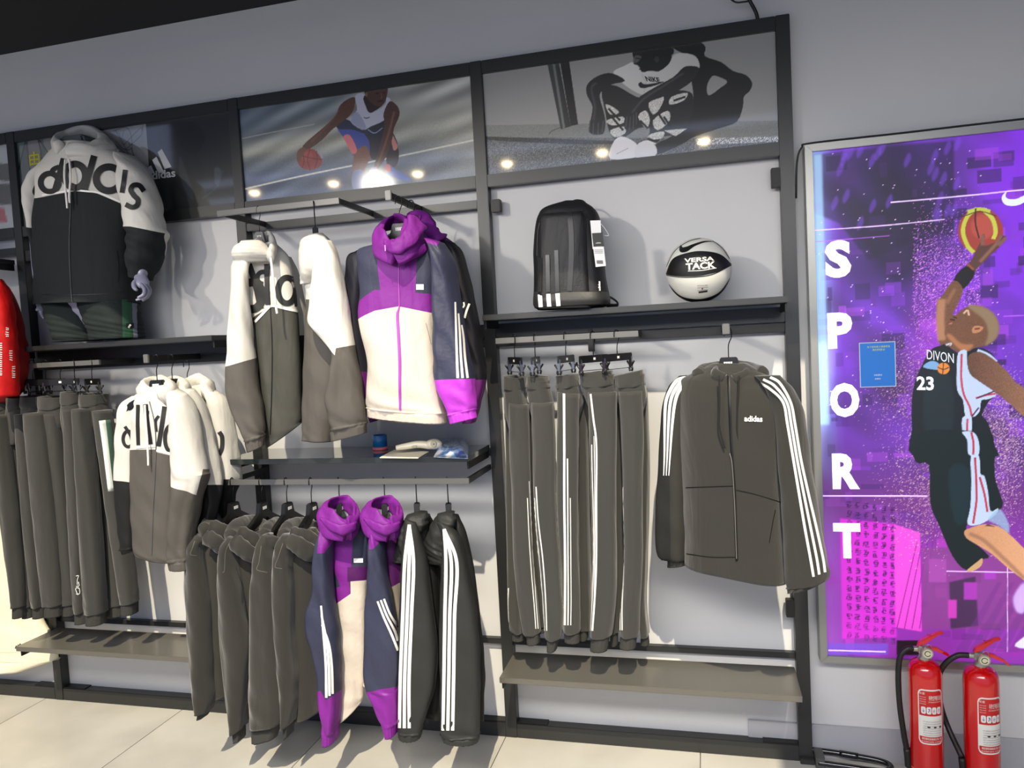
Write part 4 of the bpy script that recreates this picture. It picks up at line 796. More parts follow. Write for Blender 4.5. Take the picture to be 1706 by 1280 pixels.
    zk=zone_mat('black_nylon_lit',(.17,.175,.17),[],.6,bump=(60,.3,.004)); zd=zone_mat('black_nylon_shaded',(.085,.085,.085),[],.6,bump=(60,.3,.004))  # one nylon in a lit and a shaded tone, light painted into colour
    def striped(label,hk,sleeve,body,hood,st,seed):
        g=thing('striped_jacket',label,'jacket',at(*VF(hk,200),-.3),GS)
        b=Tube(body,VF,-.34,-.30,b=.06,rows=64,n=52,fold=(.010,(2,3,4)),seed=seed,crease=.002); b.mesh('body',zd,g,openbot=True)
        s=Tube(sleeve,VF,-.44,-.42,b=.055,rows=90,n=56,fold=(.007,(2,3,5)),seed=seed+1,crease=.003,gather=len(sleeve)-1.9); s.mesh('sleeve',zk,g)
        for k in range(3): s.ribbon('stripe',[(x+dx*k,y) for x,y,dx in st],[12,14,14,14,13],F_str,g,n=70)
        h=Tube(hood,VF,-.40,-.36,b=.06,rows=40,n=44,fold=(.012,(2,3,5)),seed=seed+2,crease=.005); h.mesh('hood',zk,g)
        coat_hanger('black hanger seen end-on in the '+' '.join(label.replace(',','').split()[:6]),at(*VF(hk,62),-.302),math.radians(108),k=.5,group='hangers of the striped black jackets')
    striped('left one of the black three-stripe jackets, nearest the purple ones',983,
      [(938,240,985,250,.03),(930,330,1010,320),(925,420,1035,400),(922,520,1048,500),(918,640,1062,620),(914,780,1078,760),(912,900,1076,900),(912,1000,1052,1000),(912,1080,1022,1080),(912,1112,1014,1112),(914,1142,1010,1140)],
      [(990,215,1040,215,.03),(960,260,1062,260),(980,400,1085,400),(1000,560,1100,560),(1010,700,1100,700),(1020,860,1092,860),(1010,1000,1086,1000),(1010,1060,1080,1050)],
      [(950,225,1035,205,.03),(918,270,1040,250),(905,330,1000,310),(908,380,960,370),(918,425,945,418)],
      [(958,262,0),(940,420,18),(932,640,18),(922,900,18),(918,1112,20)],161)
    striped('right one of the black three-stripe jackets, last on the long bar',1115,
      [(1075,250,1120,260,.03),(1098,320,1168,310),(1095,430,1198,410),(1090,540,1222,530),(1088,680,1244,660),(1088,800,1256,790),(1090,920,1256,920),(1090,1020,1254,1020),(1092,1100,1252,1100),(1092,1128,1252,1132),(1098,1152,1250,1160)],
      [(1110,215,1150,215,.03),(1120,260,1180,290),(1150,400,1206,400),(1170,560,1232,560),(1190,720,1255,740),(1200,860,1266,870),(1200,960,1256,960),(1200,1060,1252,1060)],
      [(1082,222,1145,205,.03),(1052,270,1150,250),(1034,330,1120,320),(1038,380,1098,370),(1066,430,1095,425)],
      [(1104,280,0),(1112,420,22),(1108,640,20),(1104,900,20),(1100,1122,20)],171)
lower_rack()
# ---------------- printed pictures ----------------
class Canvas:
    """a flat print: colours stored on a fine mesh lying in the plane y=Y"""
    def __init__(s,X0,X1,Z0,Z1,Y,res,base):
        s.X0,s.X1,s.Z0,s.Z1,s.Y=X0,X1,Z0,Z1,Y; s.w=int((X1-X0)*res); s.h=int((Z1-Z0)*res); s.res=res
        s.A=np.ones((s.h,s.w,3))*np.array(base)
        s.gx,s.gy=np.meshgrid(np.arange(s.w)+.5,np.arange(s.h)+.5); s.rg=np.random.default_rng(int(abs(X0)*100))
    def c(s,x,y):
        p=at(x,y,s.Y); return ((p[0]-s.X0)*s.res,(s.Z1-p[2])*s.res)
    def pts(s,P,V): return np.array([s.c(*V(x,y)) for x,y in P])
    def fill(s,Q,col,al=1,soft=0,tex=0,grad=None):
        Q=np.asarray(Q,float); x0,y0=np.maximum(np.floor(Q.min(0)-2-soft*2),0).astype(int); x1,y1=np.minimum(np.ceil(Q.max(0)+2+soft*2),[s.w,s.h]).astype(int)
        if x1<=x0 or y1<=y0: return
        m=np.zeros((y1-y0,x1-x0))
        for ox,oy in ((-.3,-.1),(.1,-.3),(.3,.1),(-.1,.3)):
            gx=s.gx[y0:y1,x0:x1]+ox; gy=s.gy[y0:y1,x0:x1]+oy; ins=np.zeros(gx.shape,bool)
            for i in range(len(Q)):
                xa,ya=Q[i]; xb,yb=Q[(i+1)%len(Q)]
                if ya==yb: continue
                cnd=((ya>gy)!=(yb>gy)); ins^=cnd&(gx<(xb-xa)*(gy-ya)/(yb-ya)+xa)
            m+=ins/4
        for _ in range(int(soft)):
            p=np.pad(m,1,mode='edge'); m=(p[:-2,1:-1]+p[2:,1:-1]+p[1:-1,:-2]+p[1:-1,2:]+p[1:-1,1:-1])/5
        m=(m*al)[...,None]; cc=np.ones(m.shape[:2]+(3,))*np.array(col)
        if grad is not None:
            (gx_,gy_,c2)=grad; gg=((s.gx[y0:y1,x0:x1]-x0)/(x1-x0)*gx_+(s.gy[y0:y1,x0:x1]-y0)/(y1-y0)*gy_)[...,None]; cc=cc*(1-gg)+np.array(c2)*gg
        if tex: cc=cc*(1+tex*s.rg.normal(size=m.shape))
        s.A[y0:y1,x0:x1]=s.A[y0:y1,x0:x1]*(1-m)+cc*m
    def poly(s,P,V,col,smooth=True,**k):
        Q=s.pts(P,V)
        if smooth and len(Q)>3:
            n=len(Q); E=np.vstack([Q[-1:],Q,Q[:2]]); out=[]
            for i in range(1,n+1):
                a,b,c_,d=E[i-1],E[i],E[i+1],E[i+2]
                for f in (0,.33,.66): out.append(.5*((2*b)+(-a+c_)*f+(2*a-5*b+4*c_-d)*f*f+(-a+3*b-3*c_+d)*f**3))
            Q=np.array(out)
        s.fill(Q,col,**k)
    def line(s,P,V,wd,col,**k):
        Q=s.pts(P,V)
        wd=wd if hasattr(wd,'__len__') else [wd,wd]
        if len(Q)>2: Q,_=catmull(Q,6*len(Q))
        T=np.gradient(Q,axis=0); T/=np.linalg.norm(T,axis=1)[:,None]+1e-9; N=np.stack([-T[:,1],T[:,0]],-1)*(np.interp(np.linspace(0,1,len(Q)),np.linspace(0,1,len(wd)),wd)/V.k*s.res*.0026/2)[:,None]
        s.fill(np.vstack([Q+N,(Q-N)[::-1]]),col,**k)
    def ell(s,x,y,rx,ry,V,col,**k):
        c=s.c(*V(x,y)); e=s.c(*V(x+rx,y)); f=s.c(*V(x,y+ry)); e=np.subtract(e,c); f=np.subtract(f,c)
        s.fill([np.add(c,e*cos(a)+f*sin(a)) for a in np.linspace(0,2*pi,40,endpoint=False)],col,**k)
    def streaks(s,amp,seed,ang=.12,fx=.012,fy=.11,cols=None):
        """soft cloudy streaks"""
        r=np.random.default_rng(seed); v=np.zeros(s.gx.shape)
        for i in range(14):
            a=ang+r.normal()*.05; u=s.gx*np.cos(a)+s.gy*np.sin(a)*-1; q=s.gx*np.sin(a)+s.gy*np.cos(a)
            v+=np.sin(u*fx*r.uniform(.5,2.5)+q*fy*r.uniform(.5,2.2)+r.uniform(0,6)+2*np.sin(u*fx*.9+i))/(1+.25*i)
        return v*amp
    def build(s,name,m,parent=None,thick=.004):
        A=np.clip(s.A,0,1); L=np.where(A<=.04045,A/12.92,((A+.055)/1.055)**2.4)
        xs=np.linspace(s.X0,s.X1,s.w); zs=np.linspace(s.Z1,s.Z0,s.h); X,Z=np.meshgrid(xs,zs)
        n=s.w*s.h; V=np.stack([X.ravel(),np.full(n,s.Y),Z.ravel()],-1)
        idx=np.arange(n).reshape(s.h,s.w); F=np.stack([idx[1:,:-1],idx[1:,1:],idx[:-1,1:],idx[:-1,:-1]],-1).reshape(-1,4)
        # edges turned back so the print is a sheet with thickness
        b=n; back=np.array([[s.X0,s.Y+thick,s.Z1],[s.X1,s.Y+thick,s.Z1],[s.X1,s.Y+thick,s.Z0],[s.X0,s.Y+thick,s.Z0]]); V=np.vstack([V,back])
        F=np.vstack([F,[[b,b+1,b+2,b+3]],[[idx[0,0],idx[0,-1],b+1,b]],[[idx[0,-1],idx[-1,-1],b+2,b+1]],[[idx[-1,-1],idx[-1,0],b+3,b+2]],[[idx[-1,0],idx[0,0],b,b+3]]])
        me=bpy.data.meshes.new(name); me.vertices.add(len(V)); me.vertices.foreach_set('co',V.ravel()); me.loops.add(F.size); me.loops.foreach_set('vertex_index',F.ravel().astype(np.int32))
        me.polygons.add(len(F)); me.polygons.foreach_set('loop_start',np.arange(0,F.size,4,dtype=np.int32)); me.polygons.foreach_set('loop_total',np.full(len(F),4,dtype=np.int32)); me.update(calc_edges=True)
        a=me.color_attributes.new('print','FLOAT_COLOR','POINT'); cc=np.ones((len(V),4)); cc[:n,:3]=L.reshape(-1,3); cc[n:,:3]=.2; a.data.foreach_set('color',cc.ravel().astype(np.float32))
        me.materials.append(m); o=bpy.data.objects.new(name,me); COL.objects.link(o)
        if parent: o.parent=parent; o.matrix_parent_inverse=parent_inv(parent)
        return o
M_print=attr_mat('glossy_print',rough=.42,coat=1.0)
PZ0,PZ1,PY=2.348,2.748,.014
VP=View(360,90,3.412); VQ=View(790,30,3.0464)
# -- poster of the dribbling player
def poster_dribble():
    c=Canvas(-1.9375,-.869,PZ0,PZ1,PY,420,(.60,.62,.62))
    st=c.streaks(.16,3); t=c.gy/c.h; r=c.gx/c.w
    base=np.stack([.38+.28*r+.0*t,.44+.22*r,.50+.12*r],-1); mid=np.array([.66,.66,.61]); low=np.array([.33,.38,.47])
    k=np.clip(1-abs(t-.35-.15*(1-r))/.3,0,1)[...,None]; A=base*(1-k)+mid*k; k2=np.clip((t-.52-.1*(r-.5))/.25,0,1)[...,None]*np.clip(1.35-r,0,1)[...,None]
    A=A*(1-k2)+low*k2; hi=np.clip((r-.62)/.2,0,1)*np.clip((.5-t)/.3,0,1); A=A*(1-hi[...,None])+np.array([.68,.68,.66])*hi[...,None]
    A=A+st[...,None]*np.array([1,1,.95])*.28+np.random.default_rng(5).normal(size=t.shape)[...,None]*.02*(t>.4)[...,None]; c.A=np.clip(A,0,1)
    c.line([(70,500),(250,460),(560,400)],VP,6,(.72,.73,.68),al=.7); c.line([(105,780),(500,690),(1040,580),(1470,488)],VP,9,(.86,.86,.80))
    sk=(.30,.19,.15); skl=(.50,.34,.28); skd=(.16,.10,.09)
    # legs
    c.poly([(770,660),(780,600),(790,540),(860,520),(880,570),(850,640),(840,670),(835,760),(775,760)],VP,skl,tex=.05); c.poly([(775,670),(838,665),(835,770),(778,765)],VP,(.45,.55,.80),al=.8)
    c.poly([(965,600),(985,545),(1030,530),(1035,600),(1015,640),(980,640)],VP,skd,tex=.05)
    c.poly([(960,640),(985,630),(1010,650),(1060,680),(1100,705),(1090,720),(1040,712),(990,690),(965,670)],VP,(.35,.45,.75)); c.poly([(958,632),(985,628),(992,660),(968,668)],VP,(.85,.40,.42))
    # shorts
    c.poly([(690,420),(760,395),(850,430),(870,470),(870,560),(850,520),(800,545),(760,600),(775,560),(720,470)],VP,(.24,.30,.62)); c.poly([(722,470),(760,462),(800,545),(775,568),(745,520)],VP,(.85,.47,.50))
    c.poly([(840,430),(960,370),(1000,440),(1030,530),(960,590),(880,595),(870,500)],VP,(.12,.13,.20)); c.poly([(990,450),(1012,480),(1030,530),(1005,545)],VP,(.80,.52,.48)); c.line([(860,430),(900,450),(945,420)],VP,5,(.6,.65,.75))
    c.poly([(685,380),(740,372),(850,430),(850,455),(770,430),(690,425)],VP,(.13,.15,.28))
    # torso
    c.poly([(790,240),(840,232),(860,320),(900,330),(960,290),(965,250),(990,262),(985,330),(950,380),(880,412),(830,432),(760,380),(800,320)],VP,(.74,.75,.82)); c.poly([(800,330),(850,410),(830,430),(765,382)],VP,(.60,.62,.72))
    c.line([(838,362),(855,366),(872,360)],VP,4,(.1,.1,.15))
    # arms
    c.poly([(790,250),(740,262),(700,300),(680,350),(620,410),(560,460),(495,520),(500,545),(530,540),(600,490),(660,430),(720,385),(775,330)],VP,sk,tex=.08,grad=(1,0,(.36,.23,.17))); c.line([(700,320),(640,400),(540,500)],VP,10,skl,al=.5,soft=2)
    c.poly([(985,270),(1030,300),(1040,350),(1010,420),(1000,480),(975,560),(930,640),(895,650),(910,590),(935,500),(955,400),(950,340)],VP,sk,tex=.08); c.line([(1010,330),(985,430),(950,540),(915,630)],VP,12,(.62,.42,.34),al=.6,soft=2)
    c.poly([(870,660),(905,640),(915,660),(905,740),(870,750)],VP,(.62,.62,.80),al=.8)
    # neck, head
    c.poly([(840,240),(850,300),(870,335),(900,325),(950,285),(940,230)],VP,skd); c.poly([(845,225),(850,190),(965,186),(968,240),(955,280),(930,300),(895,290),(862,260)],VP,sk); c.poly([(842,222),(845,188),(966,184),(964,200),(900,206),(862,214),(856,240)],VP,(.08,.08,.08))
    c.line([(905,228),(925,224)],VP,6,(.06,.05,.05)); c.line([(945,222),(960,222)],VP,5,(.06,.05,.05)); c.line([(935,228),(942,248),(932,254)],VP,4,skl); c.line([(918,272),(948,268)],VP,7,(.10,.06,.06)); c.ell(853,232,7,14,VP,skl)
    # ball and hand
    c.ell(533,600,72,60,VP,(.55,.20,.20)); c.ell(515,580,36,28,VP,(.68,.30,.28),soft=4,al=.6); c.poly([(560,545),(600,570),(606,610),(590,580)],VP,(.62,.66,.72),al=.8)
    for P in ([(470,570),(530,590),(606,600)],[(533,541),(520,600),(535,660)],[(490,555),(500,610),(490,645)],[(570,550),(575,600),(560,650)]): c.line(P,VP,4,(.25,.08,.08))
    c.poly([(458,580),(465,550),(495,530),(510,545),(490,580),(470,615),(460,605)],VP,(.42,.26,.20))
    g=thing('poster','glossy poster of a crouching player dribbling a red basketball','poster',(-1.403,PY,2.55)); c.build('print_sheet',M_print,g)
poster_dribble()
# -- poster of the seated figure in black and white
def poster_seated():
    c=Canvas(-.819,.297,PZ0,PZ1,PY,420,(.60,.60,.595)); r=np.random.default_rng(9)
    for yy,col,tx in (((40,545,1545,520),(.50,.51,.50),.05),((40,605,1545,612),(.36,.37,.38),.26)):
        c.poly([(30,yy[1]),(1550,yy[3]),(1550,900),(30,900)],VQ,col,smooth=False,tex=tx)
    c.poly([(30,600),(700,622),(720,640),(500,640),(200,628),(30,615)],VQ,(.12,.12,.12),smooth=False,tex=.9); c.poly([(1120,612),(1545,600),(1545,626),(1130,645)],VQ,(.62,.63,.64),smooth=False,tex=.4)
    c.line([(380,590),(400,570),(470,545)],VQ,4,(.3,.3,.3))
    # pole
    c.poly([(370,225),(428,215),(490,550),(440,565)],VQ,(.25,.26,.26),smooth=False,grad=(1,0,(.12,.12,.12))); c.poly([(395,222),(408,222),(462,560),(450,562)],VQ,(.45,.46,.46),smooth=False,soft=1); c.poly([(434,212),(480,208),(527,540),(490,548)],VQ,(.07,.05,.05),smooth=False)
    K=(.035,.035,.035); T=(.88,.88,.87)
    # shadow on wall
    c.poly([(1000,150),(1040,125),(1130,118),(1172,150),(1168,195),(1250,225),(1310,270),(1375,290),(1407,330),(1395,370),(1365,400),(1360,450),(1330,525),(1240,560),(1120,600),(1050,640),(930,690),(920,640),(1000,600),(1090,500),(1110,400),(1100,300),(1120,220)],VQ,K)
    c.poly([(1205,296),(1240,300),(1282,325),(1240,360),(1200,390),(1180,385),(1180,340)],VQ,(.60,.60,.595))
    # trousers
    c.poly([(650,350),(720,345),(820,400),(870,400),(930,400),(1000,370),(1090,375),(1110,420),(1090,520),(1030,590),(960,600),(925,630),(880,620),(890,560),(830,560),(770,600),(710,612),(680,560),(665,480),(655,430)],VQ,(.10,.10,.10))
    for P in ([(665,440),(700,450),(735,480),(690,490)],[(670,520),(750,500),(760,530),(700,545)],[(690,570),(760,550),(765,585),(712,605)],[(830,500),(870,470),(890,520),(870,560)],[(885,430),(960,400),(940,460),(905,490)],[(905,520),(980,470),(990,520),(930,570)],[(1000,400),(1080,380),(1060,420),(990,440)],[(890,590),(960,575),(950,610),(885,615)],[(960,570),(1080,560),(1020,600)]): c.poly(P,VQ,(.78,.78,.77),tex=.1)
    for P in ([(680,460),(740,520)],[(700,505),(755,570)],[(840,520),(880,560)],[(930,480),(970,540)],[(1010,420),(1070,400)],[(1000,455),(1060,430)],[(960,500),(1000,560)]): c.line(P,VQ,9,(.05,.05,.05))
    c.poly([(655,430),(650,350),(700,350),(800,390),(820,420),(790,460),(740,470),(700,440)],VQ,(.12,.12,.12))
    # shirt
    c.poly([(705,275),(760,245),(810,225),(850,265),(930,270),(985,235),(1010,190),(1060,180),(1120,195),(1142,240),(1130,260),(1070,250),(1010,300),(950,345),(900,385),(850,390),(790,360),(740,320)],VQ,T,grad=(1,1,(.80,.80,.79))); c.line([(850,290),(870,330),(860,380)],VQ,5,(.72,.72,.72),soft=1)
    # arms
    A=(.115,.115,.12)
    c.poly([(765,320),(700,282),(640,290),(590,320),(568,355),(575,400),(600,450),(590,520),(580,570),(600,590),(625,592),(655,585),(665,530),(655,470),(640,420),(640,380),(690,340)],VQ,A,tex=.1); c.line([(620,330),(595,360),(612,450),(605,520)],VQ,10,(.32,.32,.33),al=.7,soft=2)
    for P in ([(588,520),(583,572)],[(605,530),(603,588)],[(630,530),(627,592)],[(655,520),(648,580)]): c.line(P,VQ,5,(.3,.3,.31))
    c.poly([(1138,255),(1100,245),(1060,252),(1010,300),(920,350),(840,400),(800,450),(765,500),(762,560),(790,570),(812,560),(820,500),(850,440),(900,420),(1010,380),(1080,340),(1120,300)],VQ,A,tex=.1); c.line([(1060,280),(960,345),(860,410),(800,480)],VQ,9,(.34,.34,.35),al=.7,soft=2)
    for P in ([(775,500),(768,556)],[(792,500),(786,568)],[(808,490),(806,562)],[(822,480),(822,540)]): c.line(P,VQ,4,(.3,.3,.31))
    # head
    c.poly([(812,165),(900,155),(960,165),(1000,190),(985,235),(935,272),(895,268),(850,276),(835,245),(808,235),(812,215),(805,195)],VQ,(.07,.07,.07)); c.poly([(805,165),(812,210),(850,216),(900,206),(975,200),(1010,180),(1000,150),(930,145),(860,152)],VQ,(.03,.03,.03))
    c.poly([(812,195),(830,190),(848,200),(830,225),(812,232),(806,222)],VQ,(.36,.36,.36),soft=1); c.line([(818,205),(840,208)],VQ,4,(.03,.03,.03)); c.line([(836,262),(865,255),(900,262)],VQ,6,(.03,.03,.03)); c.ell(925,212,12,16,VQ,(.2,.2,.2))
    # chest print
    c.line([(838,330),(850,345),(880,345),(925,335),(960,325)],VQ,[16,20,14,9,3],(.06,.06,.06))
    # shoes
    c.poly([(700,640),(740,600),(800,620),(830,650),(840,700),(690,715)],VQ,(.88,.88,.90)); c.poly([(820,650),(870,620),(920,650),(915,700),(820,708)],VQ,(.85,.85,.87)); c.line([(720,690),(780,660)],VQ,3,(.6,.62,.66)); c.line([(880,610),(930,628)],VQ,8,(.05,.05,.05)); c.line([(876,622),(920,638)],VQ,6,(.9,.9,.9))
    g=thing('poster','black and white poster of a seated figure in a white shirt beside a pole','poster',(-.26,PY,2.55)); c.build('print_sheet',M_print,g)
    wtext('shirt_word','NIKE',at(*VQ(906,312),PY-.0006),.0185,mat('ink_black',(.06,.06,.06),.5),g,bold=.03,width=.062,right=(1,0,-.25),shear=-.4)
poster_seated()
# -- poster over the mannequin (dark, with three-bar mark and yellow characters)
def poster_left():
    c=Canvas(-3.1585,-1.987,PZ0,PZ1,PY,420,(.10,.115,.125))
    c.poly([(60,150),(320,100),(330,700),(60,700)],VM,(.27,.33,.32),smooth=False)
    for P in ([(80,160),(130,160),(90,320)],[(100,480),(160,420),(150,600),(100,600)]): c.poly(P,VM,(.32,.42,.38),soft=2,al=.7,smooth=False)
    c.poly([(135,150),(200,140),(215,560),(165,560)],VM,(.44,.43,.43),smooth=False); c.poly([(205,130),(300,120),(290,240),(235,280)],VM,(.46,.46,.46),smooth=False)
    for P in ([(128,150),(110,220),(92,300)],[(128,155),(140,260),(165,420)],[(185,150),(200,220),(205,330)],[(188,150),(235,220)]): c.line(P,VM,9,(.05,.06,.07))
    c.poly([(430,95),(706,62),(722,290),(720,320),(430,320)],VM,(.60,.60,.60),smooth=False)
    for P in ([(550,110),(620,100),(640,190),(600,200),(560,160)],[(600,180),(680,100),(686,130),(612,200)],[(620,160),(660,250),(700,280)],[(630,90),(690,75),(685,120)],[(560,110),(600,180),(625,230)],[(640,190),(650,260)],[(575,120),(590,150),(600,110)],[(480,130),(560,180),(640,250)]): c.line(P,VM,3.2,(.30,.30,.32))
    c.poly([(760,120),(860,60),(960,90),(990,160),(940,230),(880,200),(800,210),(770,170)],VM,(.05,.05,.055),soft=4,al=.9); c.poly([(850,210),(950,220),(990,330),(960,420),(900,440),(830,330)],VM,(.05,.07,.09),soft=3,al=.8)
    c.poly([(870,230),(900,300),(940,420),(920,440),(870,330)],VM,(.22,.27,.31),soft=3,al=.6); c.poly([(1040,290),(1070,300),(1060,380),(1040,360)],VM,(.28,.32,.37),soft=3,al=.7); c.line([(980,440),(1050,380),(1080,300)],VM,6,(.18,.24,.27),soft=2)
    for P in ([(740,262),(752,245),(790,318),(790,330),(762,318)],[(762,230),(778,215),(812,296),(795,318),(786,300)],[(786,200),(802,196),(830,282),(806,290)]): pass
    g=thing('poster','dark poster with yellow characters and a white three-bar mark behind the mannequin','poster',(-2.57,PY,2.55)); c.build('print_sheet',M_print,g)
    W=mat('ink_white',(.86,.87,.88),.5); Yl=mat('ink_yellow',(.85,.83,.10),.5)
    def bar(P):
        Q=[at(*VM(x,y),PY-.0008) for x,y in P]; link('logo_bar',Q,[tuple(range(len(P)))],W,g)
    bar([(717,288),(732,278),(752,318),(722,318)]); bar([(738,252),(758,236),(796,312),(768,316)]); bar([(764,214),(784,198),(832,286),(798,296)])
    wtext('poster_word','adidas',at(*VM(781,322),PY-.0008),.037,W,g,bold=.02,width=.150,right=(1,0,-.0))
    for ch,x,y in (('由',167,245),('我',258,230),('自',160,370)): wtext('character',ch,at(*VM(x,y),PY-.0008),.066,Yl,g,bold=.015,width=.062)
poster_left()
# -- poster at far left edge
c=Canvas(-4.325,-3.2095,PZ0,PZ1,PY,120,(.72,.73,.74))
VL=View(0,200,10.667)
c.poly([(-3000,775),(170,790),(170,1085),(-3000,1100)],VL,(.05,.055,.06),smooth=False); c.poly([(-3000,1150),(170,1140),(170,1500),(-3000,1500)],VL,(.05,.055,.06),smooth=False); c.poly([(-3000,1500),(40,1560),(100,1800),(-3000,2000)],VL,(.70,.22,.30),smooth=False)
g=thing('poster','banded black and white poster cut by the left photo edge','poster',(-3.77,PY,2.55)); c.build('print_sheet',M_print,g)
# ---------------- lit sign box ----------------
def lightbox():
    V4=View(1320,200,2.56); V5=View(1320,660,2.065); V6=View(1440,320,2.9098); V7=View(1440,720,3.2)
    g=thing('light_box','tall backlit purple poster box reading SPORT with a leaping player in black','sign',(.95,0,.4))
    X0,X1,Z0,Z1=.382,1.46,.402,2.322; fy=-.018
    M_al=mat('aluminium_frame',(.60,.60,.58),.35,metal=.6,bump=(20,.05,.001))
    # mitred frame, built from four prisms
    w_=.026
    for nm,P in (('frame_side',[(X0,Z0),(X0+w_,Z0+w_),(X0+w_,Z1-w_),(X0,Z1)]),('frame_side',[(X1,Z0),(X1,Z1),(X1-w_,Z1-w_),(X1-w_,Z0+w_)]),('frame_side',[(X0,Z1),(X0+w_,Z1-w_),(X1-w_,Z1-w_),(X1,Z1)]),('frame_side',[(X0,Z0),(X1,Z0),(X1-w_,Z0+w_),(X0+w_,Z0+w_)])):
        prism(nm,P,fy,WY-.001,M_al,g,bev=.0015)
    Y=-.004
    c=Canvas(X0+w_-.001,X1-w_+.001,Z0+w_-.001,Z1-w_+.001,Y,430,(.42,.20,.72)); R=np.random.default_rng(4)
    t=c.gy/c.h; r=c.gx/(c.res*.64)   # r=1 near the photo's right edge
    def mixc(A,col,k): k=np.clip(k,0,1)[...,None]; return A*(1-k)+np.array(col)*k
    A=c.A; sm=c.streaks(.12,8,ang=1.2,fx=.03,fy=.03)
    A=mixc(A,(.13,.07,.24),(np.clip(1-abs(r-.42)/.38,0,1)*np.clip(1-abs(t-.16)/.20,0,1)*1.8+sm*.8)); A=mixc(A,(.50,.18,.86),np.clip((r-.62)*3,0,1)*np.clip((.42-t)*5,0,1))
    A=mixc(A,(.55,.66,.92),np.clip((.14-r)/.14,0,1)*.75); A=mixc(A,(.50,.60,.85),np.clip((.10-r)/.1,0,1))
    A=mixc(A,(.26,.15,.36),np.clip(1-abs(t-.44)/.14,0,1)*np.clip(1-abs(r-.34)/.26,0,1)*1.2+sm)
    A=mixc(A,(.62,.22,.74),np.clip(1-abs(t-.40)/.16,0,1)*np.clip(1-abs(r-.62)/.2,0,1)*.9)
    A=mixc(A,(.35,.18,.42),np.clip((t-.5)*6,0,1)*np.clip((.82-t)*8,0,1)*.8); A=mixc(A,(.58,.17,.62),np.clip((t-.62)*5,0,1)*.75)
    c.A=np.clip(A,0,1)
    # pixel blocks
    for i in range(230):
        bx=R.uniform(0,1)*c.res*.68; by=R.uniform(0,1)*c.h; bw=R.uniform(6,34); bh=R.uniform(5,26); tt=by/c.h
        col=[(.20,.10,.36),(.50,.20,.78),(.34,.14,.52),(.66,.28,.84),(.12,.08,.20)][R.integers(0,5)] if tt<.72 else [(.60,.14,.66),(.42,.12,.50),(.30,.12,.38),(.78,.22,.78)][R.integers(0,4)]
        c.fill([(bx,by),(bx+bw,by),(bx+bw,by+bh),(bx,by+bh)],col,al=R.uniform(.2,.6))
    c.poly([(90,150),(560,100),(690,90),(690,500),(540,470),(510,520),(330,600),(200,440),(100,400)],V4,(.09,.06,.17),smooth=False,al=.55,soft=5)
    for i in range(26):
        x=R.uniform(150,700); y=R.uniform(110,460); c.poly([(x,y),(x+22,y-40),(x+30,y-10),(x+6,y+26)],V4,(.45,.26,.80),al=.55,soft=3)
    c.poly([(90,150),(128,146),(160,1300),(110,1300)],V4,(.62,.78,.92),smooth=False,al=.8,soft=5)
    # lower part
    c.poly([(165,420),(350,440),(360,830),(172,835)],V5,(.82,.16,.80),smooth=False,al=.9,soft=2); c.poly([(350,440),(440,470),(446,810),(356,795)],V5,(.88,.28,.80),smooth=False,soft=1)
    for k in range(4): c.line([(360+k*26,800),(430+k*18,500)],V5,3,(.45,.10,.50),al=.7)
    c.poly([(448,520),(800,520),(800,800),(540,800),(448,800)],V5,(.50,.24,.50),smooth=False,al=.7,soft=3); c.poly([(540,640),(630,620),(640,790),(545,800)],V5,(.22,.13,.26),smooth=False,al=.85,soft=2)
    for x,y,ww,hh,col in ((590,640,46,60,(.62,.20,.66)),(536,700,30,64,(.74,.22,.68)),(470,560,60,80,(.60,.26,.62)),(660,600,40,30,(.62,.22,.70))): c.poly([(x,y),(x+ww,y),(x+ww,y+hh),(x,y+hh)],V5,col,smooth=False,soft=1)
    for k in range(7): c.poly([(560+k*45,880),(600+k*45,880),(720+k*45,640),(705+k*45,640)],V5,(.42,.16,.50),smooth=False,al=.45,soft=1)
    c.poly([(120,850),(330,850),(330,890),(120,890)],V5,(.45,.30,.80),smooth=False,al=.8,soft=3); c.poly([(360,840),(440,840),(450,890),(360,890)],V5,(.10,.06,.10),smooth=False,soft=1)
    c.poly([(800,640),(760,690),(770,740),(800,740)],V5,(.85,.75,.98),al=.8,soft=5)
    # dark glyph grid on magenta
    for row in range(15):
        for k in range(6):
            x=196+k*30+R.uniform(-2,2); y=372+row*32+k*4+R.uniform(-2,2); al=.75 if row<13 else .4
            for q in range(4):
                yy=-9+6*q+R.uniform(-1,1); xx=R.uniform(-9,-3); c.line([(x+xx,y+yy),(x+xx+R.uniform(7,16),y+yy)],V5,2.6,(.20,.05,.28),al=al)
            for q in range(3):
                xx=R.uniform(-8,8); yy=R.uniform(-10,0); c.line([(x+xx,y+yy),(x+xx+R.uniform(-3,3),y+yy+R.uniform(6,12))],V5,2.6,(.20,.05,.28),al=al)
    # dust specks
    def dust(n,V,f,sz,cols,al=(.3,.9)):
        for i in range(n):
            x,y=f(); s_=R.uniform(*sz); col=cols[R.integers(0,len(cols))]; q=c.c(*V(x,y)); ix,iy=int(q[0]),int(q[1])
            if 1<ix<c.w-2 and 1<iy<c.h-2:
                k=R.uniform(*al)
                c.A[iy,ix]=c.A[iy,ix]*(1-k)+np.array(col)*k
                if s_>.7: c.A[iy,ix+1]=c.A[iy,ix+1]*(1-k)+np.array(col)*k; c.A[iy+1,ix]=c.A[iy+1,ix]*(1-k*.6)+np.array(col)*k*.6
    dust(3800,V6,lambda:(R.uniform(235,560),R.normal(420,150)),(0,1),[(.80,.45,.90),(.68,.32,.90),(.9,.6,.9)])
